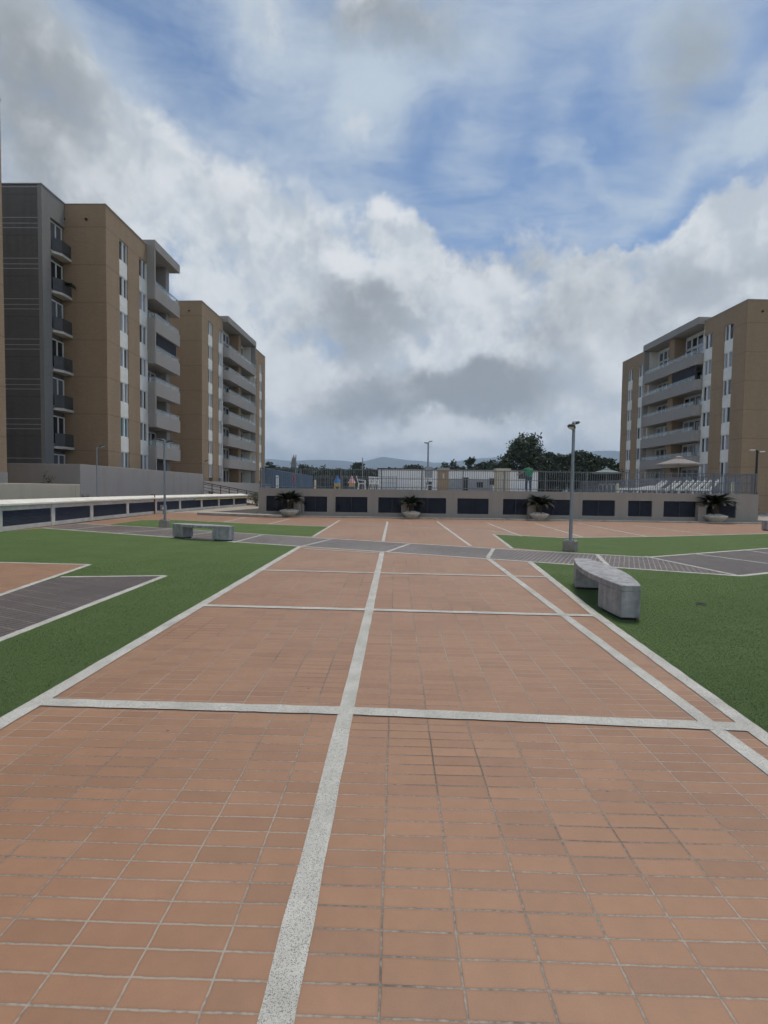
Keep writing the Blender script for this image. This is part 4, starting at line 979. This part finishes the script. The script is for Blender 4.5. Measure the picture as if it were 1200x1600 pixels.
# ------------------------------------------------------------------ vegetation
def leaves(mb, c, rad, n, s, rnd, flat=1.0):
    for _ in range(n):
        while True:
            q = Vector((rnd.gauss(0, .5), rnd.gauss(0, .5), rnd.gauss(0, .5)))
            if q.length < 1.15: break
        p = Vector(c) + Vector((q.x * rad[0], q.y * rad[1], q.z * rad[2]))
        a = Vector((rnd.gauss(0, 1), rnd.gauss(0, 1), rnd.gauss(0, 1) * flat)).normalized(); b = a.orthogonal().normalized(); b = (b * math.cos(rnd.random() * 6) + a.cross(b) * math.sin(rnd.random() * 6)).normalized()
        w = s * rnd.uniform(.6, 1.2); l = w * rnd.uniform(1.2, 2.0)
        mb.add([p - a * l * .5, p + b * w * .35, p + a * l * .5, p - b * w * .35], [(0, 1, 2, 3)])
def tree(label, x, y, h, cr, crown_lo=0.25, mat='leaf', seed=1, style='round', group=None, leaf=0.28, dens=1.0, z0=-0.3, name='tree'):
    rnd = random.Random(seed); root = empty(name, label, 'tree', (x, y, z0), rnd.random() * 6, group)
    tr = MB(); cw = MB(); tb = h * (crown_lo + 0.12); r0 = 0.035 * h * (0.8 if h > 8 else 0.7)
    top = Vector((rnd.uniform(-.2, .2), rnd.uniform(-.2, .2), tb)); tr.tube((0, 0, 0), top, r0, r0 * .7, 9)
    clumps = []
    if style == 'round':
        n = int(34 * dens)
        for k in range(n):
            zf = rnd.random(); zz = h * (crown_lo + (0.97 - crown_lo) * zf); prof = math.sqrt(max(0.05, 1 - ((zf - 0.42) / 0.62) ** 2))
            a = rnd.random() * 6.28; rr_ = cr * prof * math.sqrt(rnd.random()) * rnd.uniform(.75, 1.12)
            clumps.append((Vector((rr_ * math.cos(a), rr_ * math.sin(a), zz)), cr * rnd.uniform(.22, .36), rnd.uniform(.7, 1)))
    else:
        n = int(40 * dens)
        for k in range(n):
            a = rnd.random() * 6.28; rr_ = cr * math.sqrt(rnd.random()) * rnd.uniform(.85, 1.15); u = rr_ / cr
            zz = h * (0.95 - 0.30 * u ** 1.6 - rnd.random() ** 1.3 * 0.42 * (1 - 0.45 * u))
            clumps.append((Vector((rr_ * math.cos(a), rr_ * math.sin(a), zz)), cr * rnd.uniform(.2, .32), rnd.uniform(.35, .55)))
    for i, (c, r_, fz) in enumerate(clumps):
        if i % 3 == 0:
            mid = top.lerp(c, .5) + Vector((rnd.uniform(-.3, .3), rnd.uniform(-.3, .3), 0)); tr.tube(top - Vector((0, 0, rnd.random() * tb * .3)), mid, r0 * .35, r0 * .2, 6); tr.tube(mid, c, r0 * .2, r0 * .06, 5)
        leaves(cw, c, (r_, r_, r_ * fz), int(95 * (r_ / leaf / 3.2) ** 1.6) + 12, leaf, rnd)
    tr.build('trunk', 'trunk', root, fix=False); cw.build('crown', mat, root, fix=False)
    return root
def treepx(label, px, ytop, Y, wpx, seed, style='round', mat='leaf', group=None, leaf=0.3, lo=0.25, dens=1.0, name='tree'):
    p = at(px, ytop, Y); h = p.z + 0.3; cr = wpx / 2 * Y / F
    return tree(label, p.x, Y, h, cr, lo, mat, seed, style, group, leaf, dens, -0.3, name)
treepx('tall rounded green tree standing above the person in green', 822, 682, 84, 74, 11, 'round', 'leaf', None, 0.34, 0.12, 2.6)
TG = 'dark spreading trees right of the tall rounded tree'
treepx('dark flat crowned tree between the tall rounded tree and the tall grey lamp', 864, 704, 80, 76, 12, 'flat', 'leaf_b', TG, 0.34, 0.2, 2.0)
treepx('dark flat crowned tree right behind the tall grey lamp', 904, 701, 79, 80, 13, 'flat', 'leaf_b', TG, 0.34, 0.2, 2.0)
treepx('dark flat crowned tree reaching toward the right block', 938, 708, 77, 76, 14, 'flat', 'leaf_b', TG, 0.34, 0.2, 1.8)
treepx('dark low tree filling behind the tall rounded tree', 848, 712, 92, 60, 15, 'round', 'leaf_b', TG, 0.36, 0.1, 1.6)
MG = 'row of mid height trees behind the white pool house'
for i, (px, yt, w_, st) in enumerate(((702, 724, 26, 'round'), (716, 727, 26, 'flat'), (738, 720, 24, 'round'), (752, 719, 26, 'flat'), (770, 722, 26, 'round'), (785, 719, 30, 'round'), (684, 729, 24, 'flat'))):
    treepx(('round bushy tree above the tan shower pillar', 'low flat tree just right of the tan shower pillar', 'round tree midway between the two deck pillars', 'flat crowned tree left of the cream pillar',
            'round tree just left above the cream pillar', 'broad round tree touching the tall rounded tree', 'low flat tree behind the deck lamp post')[i], px, yt - 3, 100 + 4 * (i % 3), w_ * 1.45, 30 + i, st, 'leaf_b', MG, 0.40, 0.08, 1.4)
FG = 'distant line of low trees behind the left half of the fence'
for i, (px, yt, w_) in enumerate(((421, 722, 20), (440, 729, 26), (470, 728, 34), (500, 730, 30), (530, 733, 34), (560, 722, 24), (590, 731, 30), (618, 730, 34), (648, 727, 36), (672, 728, 34))):
    treepx(('dark tree close beside the left block', 'low tree left of the far tower', 'low tree right of the far tower', 'low tree above the cream post', 'low tree above the blue play house', 'tall bushy tree above the pink play house',
            'low tree above the white chairs', 'low tree above the left end of the pool house', 'broad low tree left of the deck lamp post', 'broad low tree behind the deck lamp head')[i], px, yt - 2, 150 + 7 * (i % 4), w_ * 1.6, 60 + i, 'flat', 'leaf_far', FG, 0.6, 0.02, 1.5)
HG = 'dark hedge bushes behind the fence'
def bush(label, px, ytop, Y, w, d_, mat, seed, leaf=0.16, n=1400, z0=DZ, group=None, name='bush'):
    p = at(px, ytop, Y); h = p.z - z0; rnd = random.Random(seed); root = empty(name, label, 'bush', (p.x, Y, z0), 0, group)
    m = MB()
    for k in range(14):
        c = Vector((rnd.uniform(-.42, .42) * w, rnd.uniform(-.4, .4) * d_, rnd.uniform(.2, .85) * h)); leaves(m, c, (w * .2, d_ * .25, h * .28), n // 14, leaf, rnd)
    m.build('foliage', mat, root, fix=False); s_ = MB()
    for k in range(4): s_.tube((rnd.uniform(-.1, .1) * w, 0, 0), (rnd.uniform(-.3, .3) * w, rnd.uniform(-.2, .2) * d_, h * .6), 0.03, 0.012, 5)
    s_.build('stem', 'trunk', root, fix=False)
for i, (px, lab) in enumerate(((852, 'dark hedge bush just right of the person'), (872, 'dark hedge bush left of the tall grey lamp'), (893, 'dark hedge bush directly behind the tall grey lamp'), (914, 'dark hedge bush right of the tall grey lamp'), (936, 'dark hedge bush behind the pool ladder rails'), (956, 'dark hedge bush beside the corner of the right block'))):
    bush(lab, px, 731 + (i % 2) * 3, 57, 2.5, 1.6, 'hedge', 80 + i, 0.2, 1700, DZ, HG, 'hedge_bush')
for i, (px, lab) in enumerate(((500, 'dark shrub behind the short cream post'), (520, 'dark shrub behind the blue play house'), (542, 'dark shrub between the two play houses'), (562, 'dark shrub behind the single white chair'), (582, 'dark shrub at the left end of the pool house'), (440, 'dark shrub behind the tall white post'), (462, 'dark shrub under the far tower'), (480, 'dark shrub at the end of the blue grey fence'))):
    bush(lab, px, 741 + (i % 3), 62, 2.2, 1.4, 'hedge', 95 + i, 0.2, 1300, DZ, 'dark shrubs behind the left half of the fence', 'shrub')
fw = MB(); rnd = random.Random(77)
xw0, xw1 = at(395, 760, 190).x, at(815, 760, 190).x; nw = 120
for k in range(nw):
    xx = xw0 + (xw1 - xw0) * (k + rnd.random()) / nw; hh = 8.2 + 1.3 * math.sin(k * .31) + 1.1 * math.sin(k * .83 + 1) + rnd.uniform(-1, .9); yy = 195 + rnd.uniform(-9, 9)
    for zz in (0.2, .5, .82): leaves(fw, (xx, yy, hh * zz), (2.2, 2.0, hh * .22), 70, 0.75, rnd)
tag(fw.build('far_wood', 'leaf_far', fix=False), 'far dark wood along the skyline behind the pool house', 'wood', None, 'stuff')
p = at(1182, 768, 34); rnd = random.Random(5); t = empty('cypress', 'thin dark cypress beside the black lamp post', 'tree', (p.x, 34, -0.01)); m = MB()
for k in range(26): z_ = 0.1 + k * 0.062; leaves(m, (0, 0, z_), (0.16 * (1 - 0.5 * k / 26), 0.16 * (1 - 0.5 * k / 26), .09), 50, 0.07, rnd)
m.build('foliage', 'hedge', t, fix=False); MB().tube((0, 0, 0), (0, 0, 1.2), 0.03).build('stem', 'trunk', t)
bush('dry thin shrub behind the low cream wall', 76, 741, 27.2, 0.9, 0.7, 'drygreen', 5, 0.07, 420, 0.35)
for i, (px, w_, lab) in enumerate(((135, 0.7, 'low dry plant at the end of the cream wall'), (166, 0.9, 'low dry plant beside the single armed lamp post'), (182, 0.8, 'low dry plant at the foot of the bare grey wall'))):
    bush(lab, px, 774.5, 26.6, w_, 0.4, 'drygreen', 120 + i, 0.06, 260, 0.35, 'dry plants on the terrace', 'dry_plant')
bush('small green bush between the ramp railing and the pool wall', 400, 770, 44, 1.6, 0.8, 'drygreen', 140, 0.09, 520, 0.0)
bush('dark shrub at the top of the ramp railing', 322, 765, 47.8, 1.2, 0.7, 'hedge', 141, 0.09, 420, 0.4)
# trailing plant on a small balcony
p = at(106, 436, 33.2); t = empty('potted_plant', 'leafy plant leaning over a small balcony of the dark wing', 'plant', (XW + 0.2, 32.7, 13.75)); m = MB(); rnd = random.Random(8)
for k in range(9): leaves(m, (0.08 * k, 0.03 * k, 0.55 + 0.12 * math.sin(k * .4)), (.12, .1, .12), 26, 0.1, rnd)
m.build('foliage', 'hedge', t, fix=False); MB().lathe([(0.1, 0), (0.15, 0.28), (0.13, 0.28)], 12).build('pot', 'rust', t); MB().tube((0, 0, .25), (0.1, 0.02, .6), 0.015).build('stem', 'trunk', t)

# far tower
p = at(459, 713, 430); t = empty('church_tower', 'grey domed tower far off above the left trees', 'tower', (p.x, 430, -0.3)); hh = p.z; w_ = 2.0
MB().box(-w_, w_, -w_, w_, 0, hh - 6).build('shaft', 'tower', t); MB().box(-w_ - .4, w_ + .4, -w_ - .4, w_ + .4, hh - 6, hh - 5.2).build('cornice', 'tower', t)
MB().lathe([(w_ * .95, hh - 5.2), (w_ * .95, hh - 3), (w_ * .75, hh - 1.2), (w_ * .3, hh), (0.1, hh + 1.8)], 16).build('dome', 'tower', t)

# hills
def hills(Y, x0, x1, prof, depth, seed, name='hills'):
    rnd = random.Random(seed); nx, ny = 110, 26; vs = []; fs = []
    ph = [rnd.uniform(0, 6.28) for _ in range(12)]
    def rid(u):
        for (a, ha), (b, hb) in zip(prof[:-1], prof[1:]):
            if a <= u <= b: t_ = (u - a) / (b - a); t_ = t_ * t_ * (3 - 2 * t_); return ha + (hb - ha) * t_
        return prof[-1][1]
    for j in range(ny + 1):
        for i in range(nx + 1):
            u = i / nx; w = j / ny; x = x0 + (x1 - x0) * u; y = Y - depth * (1 - 2 * w)
            e = math.sin(math.pi * w) ** 1.1; n_ = sum(math.sin(x * f + ph[k] + w * 5 * ((k % 3) - 1)) * a for k, (f, a) in enumerate(((.0011, .10), (.0024, .08), (.005, .05), (.0095, .03), (.017, .02))))
            vs.append((x, y, -1 + rid(u) * e * (1 + n_ * 0.55)))
    for j in range(ny):
        for i in range(nx): k = j * (nx + 1) + i; fs.append((k, k + 1, k + nx + 2, k + nx + 1))
    structure(MB().add(vs, fs).build(name, 'hill', smooth=True))
def hz(px, y, Y): return max(5, at(px, y, Y).z)
Y1 = 5200
pxs = [(-400, 735), (200, 722), (415, 716), (480, 719), (560, 722), (600, 712), (640, 716), (700, 722), (745, 716), (800, 712), (880, 716), (940, 712), (975, 712), (1100, 718), (1700, 730)]
xa, xb = at(-400, 740, Y1).x, at(1700, 740, Y1).x
hills(Y1, xa, xb, [((at(p_, 740, Y1).x - xa) / (xb - xa), hz(p_, y_, Y1)) for p_, y_ in pxs], 1500, 3)
Y2 = 2300; pxs = [(-400, 752), (300, 742), (420, 734), (520, 733), (600, 731), (680, 733), (760, 736), (860, 738), (960, 735), (1700, 752)]
xa, xb = at(-400, 740, Y2).x, at(1700, 740, Y2).x
hills(Y2, xa, xb, [((at(p_, 740, Y2).x - xa) / (xb - xa), hz(p_, y_, Y2)) for p_, y_ in pxs], 700, 4)

# ------------------------------------------------------------------ haze
HZ = True
if HZ:
    o = MB().box(-9000, 9000, -400, 9000, -2.5, 430).build('haze', 'hill'); o['kind'] = 'stuff'; o.data.materials.clear()
    m = bpy.data.materials.new('haze_air'); m.use_nodes = True; nt = m.node_tree; nt.nodes.clear()
    out = nt.nodes.new('ShaderNodeOutputMaterial'); pv = nt.nodes.new('ShaderNodeVolumePrincipled')
    pv.inputs['Color'].default_value = (0.66, 0.80, 1.0, 1); pv.inputs['Density'].default_value = 0.0002; pv.inputs['Anisotropy'].default_value = 0.0
    nt.links.new(pv.outputs[0], out.inputs['Volume']); o.data.materials.append(m)
    tag(o, 'pale blue haze over the distant hills', 'haze')

# ------------------------------------------------------------------ sky and light
SUN_EL, SUN_AZ = R(68), R(28)           # azimuth clockwise from +Y
SKYMUL = (0.86, 0.97, 1.04)
w = bpy.data.worlds.new('World'); scene.world = w; w.use_nodes = True
nt = w.node_tree; nt.nodes.clear()
out = nt.nodes.new('ShaderNodeOutputWorld'); bg = nt.nodes.new('ShaderNodeBackground'); L(nt, bg.outputs[0], out.inputs[0])
bg.inputs['Strength'].default_value = 0.11
sky = nt.nodes.new('ShaderNodeTexSky'); sky.sky_type = 'NISHITA'; sky.sun_disc = False; sky.sun_elevation = SUN_EL; sky.sun_rotation = SUN_AZ
sky.altitude = 900; sky.air_density = 1.0; sky.dust_density = 0.6; sky.ozone_density = 1.6
tc = nt.nodes.new('ShaderNodeTexCoord'); dirv = tc.outputs['Generated']
sp = nt.nodes.new('ShaderNodeSeparateXYZ'); L(nt, dirv, sp.inputs[0]); X_, Y_, Z_ = sp.outputs
zc_ = math_n(nt, 'ADD', math_n(nt, 'MAXIMUM', Z_, 0.0), 0.12)
pl = N(nt, 'ShaderNodeCombineXYZ'); L(nt, math_n(nt, 'DIVIDE', X_, zc_), pl.inputs[0]); L(nt, math_n(nt, 'DIVIDE', Y_, zc_), pl.inputs[1]); L(nt, math_n(nt, 'MULTIPLY', Z_, 0.5), pl.inputs[2])
plane = pl.outputs[0]
def blob(px, py, rx, ry, amp=1.0, tilt=0.0):
    """soft lobe of sky round one direction; rx, ry were read off in frame pixels"""
    c = ray(px, py).normalized(); e1 = c.cross(Vector((0, 0, 1))).normalized(); e2 = e1.cross(c)
    ax = ray(px - rx, py).angle(ray(px + rx, py)) / 2; ay = ray(px, py - ry).angle(ray(px, py + ry)) / 2
    ca, sa = math.cos(R(tilt)), math.sin(R(tilt)); f1 = e1 * ca + e2 * sa; f2 = e2 * ca - e1 * sa
    mp_ = N(nt, 'ShaderNodeMapping', vector_type='TEXTURE'); L(nt, warped, mp_.inputs[0])
    mp_.inputs['Location'].default_value = c
    mp_.inputs['Rotation'].default_value = Matrix(((f1.x, f2.x, -c.x), (f1.y, f2.y, -c.y), (f1.z, f2.z, -c.z))).to_euler('XYZ')
    mp_.inputs['Scale'].default_value = (math.sin(ax) * 1.75, math.sin(ay) * 1.75, 1.2)
    g_ = N(nt, 'ShaderNodeTexGradient', gradient_type='SPHERICAL'); L(nt, mp_.outputs[0], g_.inputs[0])
    return (g_.outputs['Fac'], amp * 1.25)
def total(xs, cap=None):
    r_ = None
    for x_ in xs:
        v_, k_ = x_ if isinstance(x_, tuple) else (x_, 1.0)
        n_ = nt.nodes.new('ShaderNodeMath'); n_.operation = 'MULTIPLY_ADD'; L(nt, v_, n_.inputs[0]); n_.inputs[1].default_value = k_
        if r_ is None: n_.inputs[2].default_value = 0.0
        else: L(nt, r_, n_.inputs[2])
        r_ = n_.outputs[0]
    return math_n(nt, 'MINIMUM', r_, cap) if cap else r_
def smooth(v, a, b, lo=0.0, hi=1.0):
    m_ = N(nt, 'ShaderNodeMapRange', interpolation_type='SMOOTHSTEP'); m_.inputs[1].default_value = a; m_.inputs[2].default_value = b; m_.inputs[3].default_value = lo; m_.inputs[4].default_value = hi
    L(nt, v, m_.inputs[0]); return m_.outputs[0]
wn_ = N(nt, 'ShaderNodeTexNoise', Scale=6.5, Detail=5.0, Roughness=0.62); L(nt, dirv, wn_.inputs['Vector'])
wc_ = N(nt, 'ShaderNodeVectorMath', operation='SUBTRACT'); L(nt, wn_.outputs['Color'], wc_.inputs[0]); wc_.inputs[1].default_value = (0.5, 0.5, 0.5)
def warp(vec, amt):
    c_ = N(nt, 'ShaderNodeVectorMath', operation='MULTIPLY_ADD'); L(nt, wc_.outputs[0], c_.inputs[0]); c_.inputs[1].default_value = (amt, amt, amt); L(nt, vec, c_.inputs[2]); return c_.outputs[0]
def cent(v, k): return math_n(nt, 'MULTIPLY', math_n(nt, 'SUBTRACT', v, 0.5), k)
warped = warp(dirv, 0.16)
def puffs(vec): return noise(nt, vec, 6.5, 6, 0.60)
puff = puffs(warp(dirv, 0.03))
upv = N(nt, 'ShaderNodeVectorMath', operation='ADD'); L(nt, dirv, upv.inputs[0]); upv.inputs[1].default_value = (0.012, -0.01, 0.035)
relief = math_n(nt, 'SUBTRACT', puff, puffs(warp(upv.outputs[0], 0.03)))
wis = N(nt, 'ShaderNodeMapping'); L(nt, plane, wis.inputs[0]); wis.inputs['Rotation'].default_value = (0, 0, R(-52)); wis.inputs['Scale'].default_value = (0.95, 1.7, 1)
wisp = noise(nt, wis.outputs[0], 1.5, 6, 0.64, 0.5)
fibre = noise(nt, wis.outputs[0], 5.0, 5, 0.66, 0.8)
soft = noise(nt, plane, 1.0, 4, 0.6, 0.5)
# --- thin high layer: veils and streaks
thin_amt = total([blob(390, 40, 75, 60, .75), blob(110, 90, 150, 70, .6, -35), blob(330, 160, 150, 90, .2), blob(420, 260, 150, 90, .28), blob(610, 60, 130, 90, .5), blob(565, 185, 48, 52, .75), blob(745, 232, 58, 42, .62, 25),
                  blob(1060, 268, 170, 34, .52, 24), blob(1190, 215, 70, 50, .45), blob(1060, 110, 70, 130, .62, -25), blob(1190, 170, 40, 40, .5), blob(870, 205, 24, 60, .34, -20), blob(905, 260, 70, 16, .36, -35), blob(770, 60, 160, 80, .28), blob(820, 330, 160, 60, .22), blob(500, 350, 100, 80, .4), blob(40, 320, 120, 160, .6), blob(520, 120, 120, 120, .3)], 1.0)
thin = smooth(math_n(nt, 'ADD', math_n(nt, 'ADD', math_n(nt, 'ADD', cent(wisp, 1.7), cent(fibre, 1.1)), cent(soft, .9)), math_n(nt, 'ADD', math_n(nt, 'MULTIPLY', thin_amt, .95), .06)), -.40, 1.25)
# --- heaped cloud
cum_amt = total([blob(610, 480, 105, 80, .9), blob(690, 590, 160, 85, .95), blob(800, 520, 100, 110, .95), blob(900, 470, 95, 75, .9), blob(1030, 480, 110, 80, .9), blob(1140, 420, 110, 95, .95, 25), blob(1190, 350, 90, 60, .9, 30), blob(545, 630, 110, 80, .95), blob(440, 600, 110, 140, .85), blob(430, 440, 90, 100, .52), blob(330, 400, 140, 120, .46), blob(265, 285, 110, 75, .40), blob(598, 335, 44, 38, .78), blob(655, 357, 26, 26, .66), blob(645, 408, 36, 24, .62), blob(950, 402, 44, 17, .7),
                 blob(980, 640, 120, 110, .9), blob(700, 690, 320, 55, .95), blob(50, 220, 150, 170, .9), blob(10, 60, 120, 110, .62), blob(110, 600, 230, 210, .8), blob(1180, 640, 220, 170, .95), blob(620, 30, 120, 70, .5), blob(565, 190, 46, 48, .46), blob(385, 35, 70, 50, .55), blob(190, 250, 110, 90, .38), blob(520, 250, 60, 60, .2), blob(480, 370, 120, 70, .3)], 1.0)
backc = smooth(Y_, -.15, -.6)  # extra unseen cloud behind the viewer, added to brighten faces turned that way
cum_amt = math_n(nt, 'MINIMUM', math_n(nt, 'ADD', cum_amt, math_n(nt, 'MULTIPLY', backc, .72)), 1.0)
cum = smooth(math_n(nt, 'ADD', cent(puff, 1.7), math_n(nt, 'MULTIPLY', math_n(nt, 'SUBTRACT', cum_amt, .5), .9)), -.12, .34)
# --- grey undersides, brightest heads
drk = total([blob(650, 560, 190, 130, .16), blob(880, 500, 130, 90, .16), blob(660, 622, 150, 36, .2), blob(585, 470, 75, 34, .7, 4), blob(560, 525, 75, 30, .5), blob(690, 612, 130, 28, .9, 0), blob(590, 640, 90, 30, .5), blob(770, 608, 75, 28, .5), blob(880, 470, 80, 60, .42), blob(1000, 500, 90, 60, .35), blob(500, 575, 60, 40, .45), blob(450, 690, 120, 16, .25), blob(760, 640, 80, 20, .6),
             blob(60, 230, 120, 120, .9), blob(20, 80, 110, 110, .6), blob(620, 40, 120, 70, .7), blob(1060, 110, 70, 110, .6), blob(830, 540, 40, 25, .3), blob(1150, 440, 90, 50, .35), blob(740, 420, 60, 30, .4), blob(700, 700, 300, 14, .3)])
pf2 = noise(nt, dirv, 13.0, 4, 0.62)
dark = smooth(total([drk, cent(pf2, 1.0), cent(puff, .7), math_n(nt, 'MULTIPLY', relief, -1.6)]), -.22, 1.45)
lit = total([blob(655, 545, 45, 22, .8), blob(735, 490, 60, 60, .7), blob(590, 425, 75, 22, .8, -4), blob(650, 470, 30, 25, .5), blob(1150, 390, 100, 60, .35), blob(700, 672, 110, 20, .95), blob(500, 555, 40, 22, .6), blob(440, 640, 70, 40, .55), blob(600, 330, 44, 34, .8), blob(795, 440, 60, 26, .45), blob(565, 190, 44, 40, .15), blob(560, 410, 30, 16, .6), blob(370, 330, 120, 80, .35), blob(960, 700, 60, 20, .3)])
litn = smooth(total([lit, cent(pf2, .9), math_n(nt, 'MULTIPLY', relief, 2.4)]), .0, 1.05)
tone = noise(nt, warped, 2.6, 5, 0.6)
pale = mixc(nt, smooth(total([tone, (relief, 1.2)]), .36, .64), (5.1, 5.65, 6.2), (6.7, 7.0, 7.25))
ccol = mixc(nt, dark, pale, (2.75, 2.95, 3.15))
ccol = mixc(nt, math_n(nt, 'MULTIPLY', litn, math_n(nt, 'SUBTRACT', 1.0, math_n(nt, 'MULTIPLY', dark, .6))), ccol, (7.3, 7.5, 7.7))
tcol = mixc(nt, smooth(drk, .1, .8), (5.0, 5.8, 6.6), (3.3, 3.75, 4.05))
skyb = mixc(nt, 1.0, sky.outputs[0], SKYMUL, 'MULTIPLY')
c1 = mixc(nt, math_n(nt, 'MULTIPLY', thin, .95), skyb, tcol)
c2 = mixc(nt, math_n(nt, 'MULTIPLY', cum, .97), c1, ccol)
hb = smooth(Z_, .0, .06, .6, 0.0)
c3 = mixc(nt, hb, c2, (4.5, 5.0, 5.5))
L(nt, c3, bg.inputs['Color'])
try: w.cycles.sampling_method = 'NONE'
except Exception: pass

sd = bpy.data.lights.new('sun', 'SUN'); sd.energy = 2.45; sd.angle = R(14); sd.color = (1.0, 0.92, 0.80)
so = bpy.data.objects.new('sun', sd); COL.objects.link(so)
dv3 = Vector((math.cos(SUN_EL) * math.sin(SUN_AZ), math.cos(SUN_EL) * math.cos(SUN_AZ), math.sin(SUN_EL)))
so.rotation_euler = dv3.to_track_quat('Z', 'Y').to_euler(); so.location = (20, -20, 60)

vs_ = scene.view_settings; vs_.view_transform = 'Standard'; vs_.look = 'None'; vs_.exposure = 0.0; vs_.gamma = 1.0
try: vs_.use_curve_mapping = False
except Exception: pass
scene.render.engine = 'CYCLES'
cy = scene.cycles; cy.use_denoising = True; cy.use_adaptive_sampling = True; cy.adaptive_threshold = 0.03; cy.adaptive_min_samples = 12; cy.max_bounces = 5; cy.diffuse_bounces = 2; cy.glossy_bounces = 3; cy.transparent_max_bounces = 12; cy.volume_bounces = 1; cy.transmission_bounces = 3
